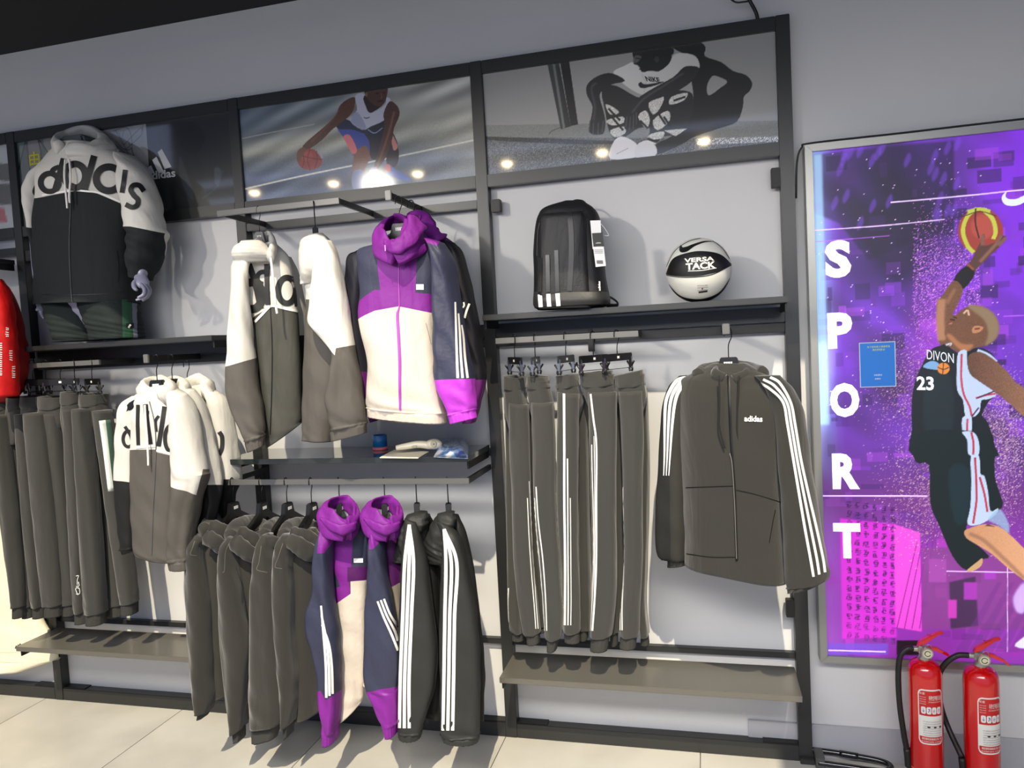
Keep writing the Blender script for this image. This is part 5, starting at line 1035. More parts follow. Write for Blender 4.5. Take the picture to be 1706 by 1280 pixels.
    dust(2600,V6,lambda:(R.normal(250,110),R.normal(950,150)),(0,1),[(.75,.55,.70),(.80,.66,.66),(.5,.25,.6)])
    dust(2400,V7,lambda:(R.normal(330,110),R.normal(330,150)),(0,1),[(.78,.62,.60),(.62,.38,.55),(.85,.75,.75)])
    dust(2400,V7,lambda:(R.normal(760,70),R.normal(150,190)),(0,1),[(.80,.66,.66),(.55,.30,.60),(.85,.75,.80)])
    dust(2600,V6,lambda:(R.normal(640,90),R.normal(1100,130)),(0,1),[(.70,.50,.70),(.45,.30,.45),(.85,.75,.75)])
    dust(140,V4,lambda:(R.uniform(100,900),R.uniform(120,1280)),(.9,1),[(.95,.85,1)],(.7,1))
    L_=(.93,.80,1.0)
    for P,wd in (([(96,472),(380,452),(650,425)],3.5),([(420,353),(700,328),(990,298)],4.5),([(100,520),(416,494)],2.2),([(900,838),(990,834)],3)): c.line(P,V4,wd,L_ if wd>3 else (.75,.4,.95))
    for P,wd in (([(105,343),(465,344)],4),([(125,874),(322,879)],4),([(530,602),(797,607)],2.5),([(740,560),(740,880)],1.6)): c.line(P,V5,wd,L_)
    # swoosh-like mark at right edge
    c.poly([(665,30),(680,5),(690,0),(684,22),(700,36),(740,34),(774,18),(900,-30),(774,52),(720,68),(680,60)],V6,(.90,.93,1.0))
    # player: ball
    c.ell(562,190,110,110,V6,(.60,.22,.18)); c.ell(575,170,60,60,V6,(.74,.34,.28),soft=6,al=.6)
    c.line([(545,82),(500,120),(478,190),(500,260),(530,295)],V6,15,(.72,.74,.25)); c.line([(572,82),(620,130),(636,190),(625,230)],V6,15,(.74,.76,.28)); c.line([(500,96),(560,84),(610,96)],V6,13,(.72,.74,.28)); c.line([(540,80),(538,150),(556,225)],V6,5,(.12,.06,.06)); c.line([(478,120),(560,96),(640,118)],V6,3,(.15,.08,.08))
    # arm with the ball
    sk=(.42,.28,.20); skl=(.72,.52,.38)
    c.poly([(575,205),(584,215),(580,262),(640,240),(664,212),(688,222),(664,258),(620,300),(590,330),(548,370),(520,400),(488,372),(520,330),(548,270),(565,240)],V6,(.33,.21,.18)); c.line([(655,235),(610,285),(560,340)],V6,12,skl,al=.5,soft=2)
    for P in ([(574,208),(572,260)],[(686,222),(650,262)],[(664,212),(640,250)]): c.line(P,V6,12,(.48,.33,.28))
    c.poly([(490,362),(536,395),(478,472),(432,428)],V6,(.06,.05,.06)); c.line([(500,350),(530,378)],V6,8,(.55,.30,.18))
    c.poly([(434,430),(478,470),(455,540),(430,590),(425,640),(410,700),(395,735),(365,740),(355,640),(352,540),(380,500)],V6,sk,tex=.06); c.line([(375,520),(368,620),(375,720)],V6,30,skl,al=.75,soft=4); c.line([(440,470),(400,540)],V6,14,(.62,.42,.30),al=.6,soft=3)
    # head
    c.poly([(395,655),(412,640),(410,622),(424,618),(422,600),(440,598),(460,582),(500,556),(550,550),(610,575),(645,620),(652,670),(635,715),(590,745),(540,755),(500,775),(450,775),(395,735),(400,705),(390,690)],V6,sk,tex=.04); c.poly([(500,556),(550,550),(610,575),(645,620),(652,670),(635,715),(585,745),(600,690),(580,620)],V6,(.55,.47,.36),al=.85,soft=4)
    c.poly([(522,665),(535,650),(560,650),(577,658),(565,675),(540,685),(524,682)],V6,(.70,.48,.34)); c.line([(535,665),(560,662)],V6,5,(.25,.14,.10)); c.line([(480,590),(500,575),(508,600)],V6,7,(.80,.65,.55)); c.line([(415,618),(440,622)],V6,6,(.20,.10,.10)); c.line([(410,640),(426,636)],V6,5,(.75,.40,.36)); c.line([(430,605),(450,612)],V6,4,(.15,.1,.1)); c.poly([(400,700),(470,770),(500,772),(530,740),(470,735),(420,690)],V6,(.70,.46,.30),al=.8,soft=3)
    # jersey
    J=(.07,.10,.12)
    c.poly([(395,740),(370,745),(330,760),(300,800),(262,880),(238,950),(230,1040),(232,1150),(245,1290),(620,1290),(632,1230),(600,1120),(570,1080),(600,1020),(640,975),(620,900),(640,820),(600,770),(545,755),(500,775),(450,778)],V6,J,tex=.06); c.poly([(300,900),(420,900),(420,1200),(300,1200)],V6,(.10,.16,.18),al=.7,soft=6)
    c.line([(395,742),(420,735),(414,745)],V6,7,(.75,.75,.78)); c.poly([(285,850),(320,820),(360,830),(365,862)],V6,(.45,.62,.78)); c.ell(384,856,30,28,V6,(.82,.50,.22)); c.line([(356,850),(384,860),(412,850)],V6,3,(.2,.1,.05)); c.line([(384,830),(380,884)],V6,3,(.2,.1,.05))
    # side stripe
    S=(.70,.76,.86)
    c.poly([(455,780),(495,768),(498,820),(512,880),(560,920),(640,978),(600,1005),(568,1010),(560,1060),(545,1080),(530,1090),(490,1085),(478,1010),(450,960),(448,860)],V6,S); c.poly([(475,1095),(520,1092),(522,1180),(553,1210),(553,1290),(508,1290),(500,1220),(478,1180)],V6,S)
    for P in ([(472,785),(470,900),(482,980),(510,1040),(520,1085)],[(540,1000),(590,985),(636,978)],[(500,1100),(500,1180),(530,1220),(532,1290)]): c.line(P,V6,7,(.70,.20,.28))
    c.line([(545,1000),(640,962)],V6,5,(.25,.12,.20)); c.line([(555,1045),(520,1090)],V6,5,(.25,.12,.20)); c.line([(548,768),(600,790),(640,825)],V6,12,S)
    # right arm
    c.poly([(500,800),(560,775),(640,822),(700,880),(730,920),(774,950),(900,1040),(900,1160),(774,1090),(720,1040),(640,975),(560,920),(512,880)],V6,(.36,.24,.19),tex=.06,grad=(1,.0,(.62,.45,.34)))
    # shorts
    c.poly([(265,0),(275,160),(345,175),(352,380),(400,500),(470,660),(545,735),(620,680),(664,660),(560,560),(550,490),(640,480),(735,400),(720,320),(695,230),(690,60),(640,0)],V7,(.05,.10,.11),tex=.05); c.poly([(450,200),(560,200),(550,460),(480,470)],V7,(.07,.17,.20),al=.7,soft=5)
    c.poly([(520,0),(580,0),(610,50),(608,125),(555,118),(548,40)],V7,S); c.poly([(568,128),(612,130),(618,220),(640,235),(660,320),(672,420),(712,405),(700,440),(620,490),(550,490),(565,400),(570,260)],V7,S)
    for P in ([(570,0),(582,60),(580,120)],[(590,135),(596,250),(598,360),(580,488)],[(615,240),(640,330),(656,425)]): c.line(P,V7,8,(.68,.18,.24))
    c.poly([(680,440),(725,410),(770,490),(765,540),(720,500),(660,470)],V7,(.55,.68,.78),al=.8,soft=2); c.poly([(545,738),(590,700),(628,672),(625,710),(580,740)],V7,(.74,.60,.42))
    # leg
    c.poly([(532,530),(560,512),(640,490),(720,505),(790,560),(851,620),(1000,760),(1000,900),(851,790),(760,720),(680,650),(600,600),(545,565)],V7,(.72,.52,.38),grad=(1,.2,(.86,.64,.48)),tex=.02); c.line([(560,540),(640,580),(760,690),(851,780)],V7,16,(.48,.32,.24),al=.5,soft=4)
    c.poly([(640,500),(660,490),(700,505)],V7,(.35,.22,.18)); c.poly([(800,1140),(851,1090),(900,1060),(900,1150)],V7,(.85,.85,.95),soft=1)
    c.build('backlit_print',attr_mat('backlit_print',rough=.45,emis=.60,coat=0),g)
    WE=mat('lit_white_letter',(.95,.95,1),.4,emis=(.95,.94,1.0),estr=.95)
    for ch,x,y,h_ in (('S',195,593,172),('P',203,898,166),('O',223,1195,160)): wtext('letter',ch,at(*V4(x,y),Y-.0012),h_*.00068*.00+h_/2.56*.00202,WE,g,bold=.05,width={'S':.088,'P':.084,'O':.100}[ch])
    for ch,x,y,h_ in (('R',184,259,136),('T',188,498,135)): wtext('letter',ch,at(*V5(x,y),Y-.0012),h_/2.065*.00202,WE,g,bold=.05,width={'R':.093,'T':.093}[ch])
    WP=mat('print_white',(.90,.90,.92),.4,emis=(.9,.9,.92),estr=.5)
    wtext('jersey_number','23',at(*V6(295,928),Y-.001),.050,WP,g,bold=.03,width=.056,right=(1,0,-.06)); wtext('jersey_word','DIVON',at(*V6(368,797),Y-.001),.034,WP,g,bold=.0,width=.088,right=(1,0,-.22))
    # cable over the top of the box
    cb=sweep('cable',[(.352,.02,2.14),(.358,.01,2.27),(.375,0,2.318),(.41,-.008,2.328),(.7,-.01,2.328),(1.0,-.01,2.330),(1.44,-.01,2.33)],.0035,mat('cable_black',(.03,.03,.03),.5),None,seg=8,n=70); tag(cb,'thin black cable lying along the top of the lit poster box','cable')
    # blue notice stuck on the glass (its square code is left out)
    n=thing('notice_sticker','small blue notice with yellow heading stuck on the lit poster box','sticker',at(1464,608,Y-.002))
    P=[at(*V4(x,y),Y-.0022) for x,y in ((289,1142),(444,1144),(449,943),(291,945))]; bl=mat('sticker_blue',(.10,.42,.75),.4,emis=(.10,.42,.75),estr=.25)
    X=[p[0] for p in P]; Z=[p[2] for p in P]; box('card',X[0],X[1],Y-.0028,Y-.0012,Z[0],Z[2],mat('sticker_edge',(.75,.80,.86),.4),n,bev=0); box('card_face',X[0]+.003,X[1]-.003,Y-.0034,Y-.0029,Z[0]+.003,Z[2]-.003,bl,n,bev=0)
    wtext('heading','为了您和家人健康安全',at(*V4(368,967),Y-.0038),.0075,mat('sticker_yellow',(.80,.85,.35),.5),n,width=.076); wtext('heading','请扫码登记',at(*V4(368,980),Y-.0038),.0075,mat('sticker_yellow',(.8,.85,.35),.5),n,width=.042)
    wtext('small_print','扫码登记',at(*V4(366,1088),Y-.0038),.006,M_white,n,width=.026); wtext('small_print','感谢配合',at(*V4(365,1104),Y-.0038),.0045,M_white,n,width=.020)
lightbox()
# ---------------- mannequin ----------------
def mannequin():
    M_skin=mat('grey_mannequin_gloss',(.55,.55,.63),.32,coat=.3)
    g=thing('mannequin','headless grey mannequin standing on the left shelf in the lettered jacket','mannequin',at(*VM(370,1130),-.13))
    # body: torso, arms and legs as one continuous surface grown from a skeleton
    J={}
    def P(x,y,Y): return at(*VM(x,y),Y)
    pts=[P(400,960,-.13),P(395,700,-.13),P(385,420,-.13),P(385,260,-.12),P(385,170,-.11),  # pelvis..neck 0-4
         P(230,330,-.13),P(180,560,-.12),P(190,800,-.14),P(205,930,-.16),                   # left arm 5-8
         P(640,320,-.13),P(705,560,-.12),P(715,730,-.16),P(680,830,-.20),                   # right arm 9-12
         P(330,1010,-.13),P(365,1136,-.13),P(480,1010,-.13),P(530,1120,-.13)]                # legs
    ed=[(0,1),(1,2),(2,3),(3,4),(3,5),(5,6),(6,7),(7,8),(3,9),(9,10),(10,11),(11,12),(0,13),(13,14),(0,15),(15,16)]
    rad=[.11,.10,.12,.09,.045,.05,.042,.034,.024,.05,.042,.034,.024,.075,.068,.075,.068]
    me=bpy.data.meshes.new('figure'); me.from_pydata([tuple(p) for p in pts],ed,[]); o=bpy.data.objects.new('figure',me); COL.objects.link(o)
    o.modifiers.new('s','SKIN'); 
    for v,r in zip(me.skin_vertices[0].data,rad): v.radius=(r,r*.8)
    me.skin_vertices[0].data[0].use_root=True
    ss=o.modifiers.new('b','SUBSURF'); ss.levels=ss.render_levels=2
    bpy.context.view_layer.update(); m2=bpy.data.meshes.new_from_object(o.evaluated_get(bpy.context.evaluated_depsgraph_get())); bpy.data.objects.remove(o)
    m2.materials.clear(); m2.materials.append(M_skin); m2.polygons.foreach_set('use_smooth',[True]*len(m2.polygons)); b=bpy.data.objects.new('figure',m2); COL.objects.link(b); b.parent=g; b.matrix_parent_inverse=parent_inv(g)
    # hands
    def hand(wrist,fingers,palm):
        h=sweep('hand',palm[0],palm[1],M_skin,g,seg=14,n=24,flat=.55,taper=[.75,1,1.05,.8])
        for pts_,r in fingers: sweep('finger',pts_,r,M_skin,h,seg=8,n=18,taper=[1,1,.9,.55])
    hand(None,[([P(680,850,-.225),P(700,880,-.25),P(695,905,-.265),P(668,920,-.27)],.0085),([P(690,850,-.22),P(716,885,-.235),P(706,915,-.25),P(660,932,-.262)],.0088),([P(700,850,-.21),P(722,880,-.215),P(715,915,-.225),P(690,936,-.235)],.0085),([P(706,845,-.20),P(726,878,-.20),P(722,905,-.205),P(705,925,-.21)],.0075),([P(668,830,-.215),P(650,850,-.235),P(652,872,-.245),P(664,884,-.25)],.0105)],
         ([P(682,800,-.19),P(682,820,-.20),P(690,845,-.215),P(700,865,-.22)],.027))
    hand(None,[([P(190,960,-.19),P(186,972,-.20),P(180,978,-.205),P(172,978,-.21)],.0085),([P(200,970,-.19),P(203,995,-.20),P(206,1008,-.205),P(211,1020,-.21)],.0078),([P(212,968,-.185),P(220,990,-.195),P(228,1005,-.20),P(236,1012,-.20)],.0078),([P(222,962,-.18),P(232,980,-.185),P(240,994,-.19),P(246,1000,-.19)],.0075),([P(196,965,-.19),P(196,985,-.20),P(200,1000,-.20),P(202,1010,-.205)],.0078)],
         ([P(200,900,-.16),P(203,930,-.17),P(205,955,-.18),P(208,972,-.185)],.024))
    # clothes
    DKG=(.115,.135,.14)
    zb=zone_mat('mannequin_jacket_cloth',DKG,[(WHT,[(100,100),(700,100),(700,520),(636,522),(582,462),(100,412)]),(DKG,[(100,432),(206,428),(352,404),(352,700),(100,700)]),(DKG,[(351,404),(482,420),(582,462),(600,700),(351,700)])],.8,bump=(150,.3,.003))
    # (white yoke over dark body; the two dark panels restore the curved seam)
    j=thing('hooded_jacket','white over black jacket with huge black letters across the chest, worn by the mannequin','jacket',P(390,950,-.2))
    body=Tube([(300,185,470,170,.07),(225,270,610,235,.10),(206,330,650,330,.125),(206,430,650,450,.13),(196,540,640,560,.135),(200,680,645,690,.14),(206,820,645,810,.14),(206,900,648,890,.14),(204,955,648,946,.14)],VM,-.14,-.14,rows=90,n=72,fold=(.008,(2,3,4)),seed=201,p=.85,crease=.003)
    zb=zone_mat('mannequin_jacket_front',DKG,[(WHT,[(100,100),(352,100),(352,407),(206,430),(100,446)]),(WHT,[(351,100),(700,100),(700,512),(583,462),(351,407)]),(WHT,[(583,461),(700,511),(700,560),(636,560)])],.8,bump=(150,.3,.003))
    body.mesh('body',zb,j,openbot=True)
    sl=Tube([(230,270,290,260,.05),(180,330,240,340,.07),(150,420,225,420,.075),(160,500,225,500,.07),(176,570,225,570,.07),(196,700,240,700,.065),(205,860,250,860,.06),(206,925,240,925,.05)],VM,-.12,-.12,rows=50,n=36,fold=(.006,(2,3)),seed=203,crease=.003)
    sl.mesh('sleeve',zone_mat('mannequin_sleeve_left',WHT,[(DKG,[(100,575),(300,600),(300,1000),(100,1000)])],.8),j)
    sr=Tube([(585,215,620,232,.05),(612,290,690,300,.08),(608,400,735,400,.085),(624,500,762,500,.085),(630,570,778,572,.08),(640,610,788,618,.08),(645,660,770,670,.08),(642,720,766,730,.075),(642,780,738,780,.06),(648,815,716,838,.045)],VM,-.16,-.17,rows=90,n=52,fold=(.006,(2,3)),seed=205,crease=.010)
    sr.mesh('sleeve',zone_mat('mannequin_sleeve_right',WHT,[(DKG,[(600,568),(640,576),(800,580),(800,1000),(600,1000)])],.8),j)
    # hood ring open at the top
    sweep('hood',[P(285,190,-.24),P(272,172,-.18),P(306,146,-.09),P(380,118,-.04),P(440,112,-.02),P(500,150,-.05),P(535,200,-.13),P(470,214,-.20),P(400,206,-.235),P(330,204,-.25)],.021,F_wht,j,seg=18,n=100,flat=1.5,wob=.10)
    sweep('hood',[P(330,206,-.24),P(420,200,-.22),P(490,170,-.16),P(500,140,-.1)],.018,F_wht,j,seg=18,n=60,flat=1.2,wob=.10)
    lt=prism('hood_lining',[(0,0)]*0 or [(-.075,-.03),(.075,-.03),(.06,.02),(-.06,.02)],-.05,.05,mat('hood_lining_green',(.30,.34,.35),.8),j,M=Matrix.Translation(Vector(P(385,165,-.13))),bev=.01)
    K=F_letter
    body.ribbon('letter',arcpts(244,362,44,0,360,26),26,K,j,n=80,off=.004); body.ribbon('letter',[(310,245),(290,320),(268,398)],24,K,j,off=.004); body.ribbon('letter',[(250,330),(260,300),(290,285)],22,K,j,off=.004,n=10)
    body.ribbon('letter',ellpts(366,330,50,58),32,K,j,n=90,off=.004); body.ribbon('letter',[(458,232),(436,310),(412,394)],30,K,j,off=.004)
    body.ribbon('letter',ellpts(528,344,60,58),34,K,j,n=90,off=.004); body.ribbon('letter',[(594,296),(584,360),(574,412)],28,K,j,off=.004)
    sr.ribbon('letter',[(610,300),(602,360),(594,412)],22,K,j,n=20,off=.004)
    sr.ribbon('letter',[(698,404),(676,376),(648,376),(636,398),(650,424),(670,446),(666,472),(642,482),(612,468)],24,K,j,n=80,off=.004)
    sl.ribbon('letter',[(196,350),(176,380),(168,410),(190,430),(212,425)],18,K,j,n=30,off=.004)
    body.ribbon('trim',[(206,424),(280,412),(352,400),(420,404),(486,414),(582,456)],9,F_trim,j,n=70,off=.003)
    body.ribbon('zip',[(346,410),(342,520),(338,640),(340,760),(346,880),(352,948)],5,mat('zip_dark_green',(.16,.19,.19),.5),j,off=.003,raised=.002)
    body.ribbon('pocket_seam',[(566,690),(576,760),(574,850)],4,F_zip,j,off=.002); body.ribbon('hem_seam',[(206,905),(420,905),(640,890)],2.5,F_zip,j,off=.001)
    sweep('drawstring',[P(316,250,-.275),P(312,330,-.295),P(320,420,-.30),P(326,486,-.30)],.0042,F_cord,j,seg=8,n=40); sweep('drawstring',[P(336,250,-.275),P(342,330,-.295),P(336,420,-.30),P(338,460,-.30)],.0042,F_cord,j,seg=8,n=40)
    # trousers
    t=thing('track_trousers','dark green-black trousers with a green side stripe, worn by the mannequin','trousers',P(430,1130,-.13))
    tm=zone_mat('mannequin_trouser_cloth',(.11,.14,.14),[],.85,bump=(150,.3,.003))
    l1=Tube([(238,930,440,930,.10),(246,960,440,960,.10),(262,1030,462,1030,.10),(284,1090,468,1090,.095),(290,1136,470,1126,.09)],VM,-.13,-.13,rows=40,n=48,fold=(.008,(2,3,4)),seed=211,crease=.004); l1.mesh('leg',tm,t)
    l2=Tube([(400,930,640,930,.10),(410,960,645,960,.10),(440,1030,660,1030,.10),(462,1080,668,1080,.095),(472,1126,672,1114,.09)],VM,-.15,-.15,rows=40,n=48,fold=(.008,(2,3,4)),seed=213,crease=.004)
    l2.mesh('leg',zone_mat('mannequin_trouser_stripe',(.11,.14,.14),[((.16,.30,.22),[(590,900),(640,900),(652,1200),(598,1200)]),((.42,.44,.50),[(640,900),(664,900),(672,1200),(652,1200)])],.8,bump=(150,.3,.003)),t)
    l2.ribbon('logo_patch',[(612,1056),(648,1054)],24,mat('logo_dark',(.03,.05,.04),.7),t,n=6,off=.004); l2.ribbon('logo_mark',[(622,1066),(632,1050)],9,M_white,t,n=6,off=.006)
mannequin()
# ---------------- backpack ----------------
def backpack():
    g=thing('backpack','black backpack with three white stripes and white tags, left end of the upper right shelf','backpack',at(950,512,-.15))
    VB=View(800,300,3.1593); yF,yB=-.235,-.03
    Mb=zone_mat('backpack_cloth',(.10,.10,.105),[],.55,bump=(120,.35,.003),spec=.5); Md=mat('backpack_web',(.05,.05,.05),.5)
    body=Tube([(445,112,540,110,.02),(345,150,600,150,.06),(312,190,628,200,.075),(296,260,640,280,.085),(287,380,650,390,.09),(290,480,658,500,.092),(290,580,676,595,.095),(286,640,682,640,.095),(290,668,680,655,.09),(310,686,650,668,.07)],VB,-.13,-.13,rows=80,n=64,fold=(.004,(2,3,5)),seed=301,p=.62)
    body.mesh('body',Mb,g)
    pk=Tube([(330,180,540,168,.02),(318,210,556,200,.03),(312,300,560,300,.034),(310,450,566,450,.036),(308,600,575,600,.036),(312,680,580,672,.03)],VB,-.21,-.21,rows=50,n=48,fold=(.003,(2,3)),seed=303,p=.55)
    pk.mesh('front_pocket',Mb,g)
    band=Tube([(292,596,676,592,.092),(290,640,682,630,.100),(292,676,676,656,.094)],VB,-.152,-.152,rows=16,n=48,fold=(.002,(2,)),seed=305,p=.6); band.mesh('base_panel',mat('backpack_base',(.15,.15,.15),.5,bump=(100,.3,.002)),g)
    gs=mat('glossy_black_stripe',(.20,.20,.205),.28); W=mat('stripe_white',(.92,.92,.92),.5)
    for k,(xt,yt,xb) in enumerate(((312,410,316),(350,395,360),(395,370,408))):
        pk.ribbon('stripe_gloss',[(xt+6,yt),(xb,590)],20,gs,g,off=.004,n=20); 
        P=[(xb-12,602-3*k),(xb+12,600-3*k),(xb+16,672-5*k),(xb-6,680-5*k)]; band.ribbon('stripe_white',[(xb,603-3*k),(xb+2,635-3*k),(xb+5,672-4*k)],22,W,g,off=.003,n=16)
    pk.ribbon('zip',[(470,170),(480,300),(478,450),(470,585)],26,mat('backpack_panel',(.15,.14,.15),.4),g,off=.003,n=30); pk.ribbon('seam',[(535,168),(528,240),(512,380),(520,480)],4,Md,g,off=.004)
    body.ribbon('zip',[(300,400),(308,250),(345,195),(430,172),(540,160)],6,Md,g,off=.004,raised=.003)
    sweep('strap',[at(*VB(640,600),-.06),at(*VB(690,620),-.05),at(*VB(722,645),-.05),at(*VB(715,662),-.06),at(*VB(670,662),-.08)],.010,Md,g,seg=8,n=30,flat=.4)
    sweep('grab_handle',[at(*VB(470,128),-.07),at(*VB(500,108),-.05),at(*VB(540,112),-.05),at(*VB(560,135),-.07)],.008,Md,g,seg=8,n=24,flat=.5)
    # tags
    Y=-.245
    def card(name,P,m,y): Q=[at(*VB(x,yy),y) for x,yy in P]; Q2=[q+np.array([0,.0015,0]) for q in Q]; return link(name,Q+Q2,[(0,1,2,3),(7,6,5,4),(0,4,5,1),(1,5,6,2),(2,6,7,3),(3,7,4,0)],m,g)
    card('tag',[(579,214),(634,212),(640,360),(592,364)],M_white,Y+.001); card('tag',[(588,280),(644,277),(652,347),(596,351)],Md,Y-.002); card('tag',[(594,352),(650,350),(662,452),(608,458)],M_white,Y-.001)
    wtext('tag_word','adidas',at(*VB(622,331),Y-.004),.0045,M_white,g,bold=.02,width=.018)
    for i in range(12): x=612+i*3.1; P=[(x,424-i*.2),(x+1.4+(i%3)*.4,424),(x+2.6+(i%3)*.4,441),(x+1.2,441)]; 
    for i in range(10): card('barcode_bar',[(613+i*3.3,423),(614.4+i*3.3,423),(616.4+i*3.3,441),(615+i*3.3,441)],Md,Y-.003)
    for y in (368,376,384): card('tag_line',[(602,y),(645,y-1),(645,y+1),(602,y+2)],mat('tag_grey',(.5,.5,.5),.6),Y-.003)
    sweep('tag_loop',[at(*VB(630,225),Y),at(*VB(652,250),Y-.004),at(*VB(676,290),Y),at(*VB(655,292),Y+.004)],.0009,M_white,g,seg=5,n=20)
    wtext('side_word','adidas',at(*VB(627,558),-.232),.008,M_white,g,bold=.02,width=.034,right=(0,0,1),up=(-1,0,0))
backpack()
# ---------------- basketball ----------------
def ball():
    VB=View(800,300,3.1593); c=at(*VB(1149,485),-.145); R=.1155
    g=thing('basketball','white and black basketball resting on the upper right shelf','ball',(c[0],c[1],1.774)); c=np.array([c[0],c[1],1.774+R])
    bm=bmesh.new(); bmesh.ops.create_uvsphere(bm,u_segments=96,v_segments=64,radius=R)
    # facing frame: f to camera
    f=CAM-c; f/=np.linalg.norm(f); r=np.cross((0,0,1),f); r=-r if r[0]<0 else r; r/=np.linalg.norm(r); u=np.cross(f,r); u=u if u[2]>0 else -u
    bm.transform(Matrix.Translation(Vector(c))); Wm=mat('ball_white',(.86,.86,.82),.55,bump=(500,.5,.001)); Km=mat('ball_black',(.045,.045,.045),.55,bump=(500,.5,.001))
    me=bpy.data.meshes.new('cover'); bm.to_mesh(me); bm.free(); me.polygons.foreach_set('use_smooth',[True]*len(me.polygons)); me.materials.append(Wm); me.materials.append(Km)
    o=bpy.data.objects.new('cover',me); COL.objects.link(o); o.parent=g; o.matrix_parent_inverse=parent_inv(g)
    def sp(x,y,off=.0006):
        """x,y on the visible disc (-1..1) -> point on the ball"""
        z=math.sqrt(max(0,1-x*x-y*y)); return c+(r*x+u*y+f*z)*(R+off)
    Yl=lambda v:v
    def patch(name,top,bot,m,off=.0008,n=40):
        """area between two curves on the disc given as (x,y) lists"""
        T,_=catmull(np.array(top),n); B,_=catmull(np.array(bot),n); K=8; V=[];F=[]
        for j in range(K+1):
            for i in range(n): q=T[i]*(1-j/K)+B[i]*j/K; V.append(sp(q[0],q[1],off))
        for j in range(K):
            for i in range(n-1): F.append((j*n+i,j*n+i+1,(j+1)*n+i+1,(j+1)*n+i))
        return link(name,V,F,m,g,True)
    patch('black_panel',[(-.985,-.02),(-.75,.40),(-.3,.545),(.15,.56),(.65,.43),(.985,.12)],[(-.985,-.06),(-.6,-.14),(-.1,-.17),(.3,-.14),(.7,-.05),(.985,.10)],Km)
    patch('black_panel',[(-.93,-.35),(-.6,-.72),(-.2,-.86),(.2,-.86),(.6,-.70),(.93,-.30)],[(-.925,-.37),(-.7,-.71),(-.3,-.953),(.3,-.953),(.7,-.70),(.93,-.33)],Km)
    def rib(name,P,w_,m,off=.001,n=50):
        Q,_=catmull(np.array(P,float),n); T=np.gradient(Q,axis=0); T/=np.linalg.norm(T,axis=1)[:,None]; N=np.stack([-T[:,1],T[:,0]],-1); W=np.interp(np.linspace(0,1,n),np.linspace(0,1,len(w_)),w_)[:,None]/2
        V=[sp(*q,off) for q in Q+N*W]+[sp(*q,off+.0005) for q in Q]+[sp(*q,off) for q in Q-N*W]; F=[(i,i+1,n+i+1,n+i) for i in range(n-1)]+[(n+i,n+i+1,2*n+i+1,2*n+i) for i in range(n-1)]
        return link(name,V,F,m,g,True)
    rib('seam',[(-.96,.18),(-.7,.62),(-.3,.88),(.1,.97)],[.015,.02],Km); rib('seam',[(.45,.86),(.72,.62),(.93,.28)],[.015,.02],Km)
    rib('seam',[(-.97,-.08),(-.6,-.16),(-.1,-.19),(.4,-.15),(.98,.08)],[.02,.03,.02],Km)
    rib('curved_mark',[(-.50,.80),(-.46,.66),(-.32,.66),(-.10,.76),(.2,.84),(.45,.84)],[.02,.17,.15,.08,.045,.01],Km,.0012)
    def word(s_,cx,cy,w_,h_,m,bold=.02,shear=0):
        V,F=textgeo(s_,1,bold,shear); lo,hi=V.min(0),V.max(0); return link('printed_word',[sp(cx+((v[0]-lo[0])/(hi[0]-lo[0])-.5)*w_,cy+((v[1]-lo[1])/(hi[1]-lo[1])-.5)*h_,.0016) for v in V],F,m,g)
    Wp=mat('ball_print_white',(.88,.88,.86),.5)
    word('VERSA',.03,.315,.86,.13,Wp,.03); word('TACK',.07,.13,.86,.20,Wp,.035); rib('underline',[(-.30,.0),(.1,-.012),(.52,.03)],[.02,.02],Wp,.0014)
    for k,yv in enumerate((-.46,-.52,-.60)): word(('OFFICIAL SIZE','INDOOR OUTDOOR','COMPOSITE')[k],.10,yv,.30,.03,Km,0)
    rib('print_dot',[(.07,-.55),(.11,-.55)],[.04,.04],mat('dot_red',(.5,.1,.1),.5),.0016,n=4); rib('print_box',[(-.02,-.66),(.24,-.64)],[.05,.05],Km,.0014,n=6)
ball()
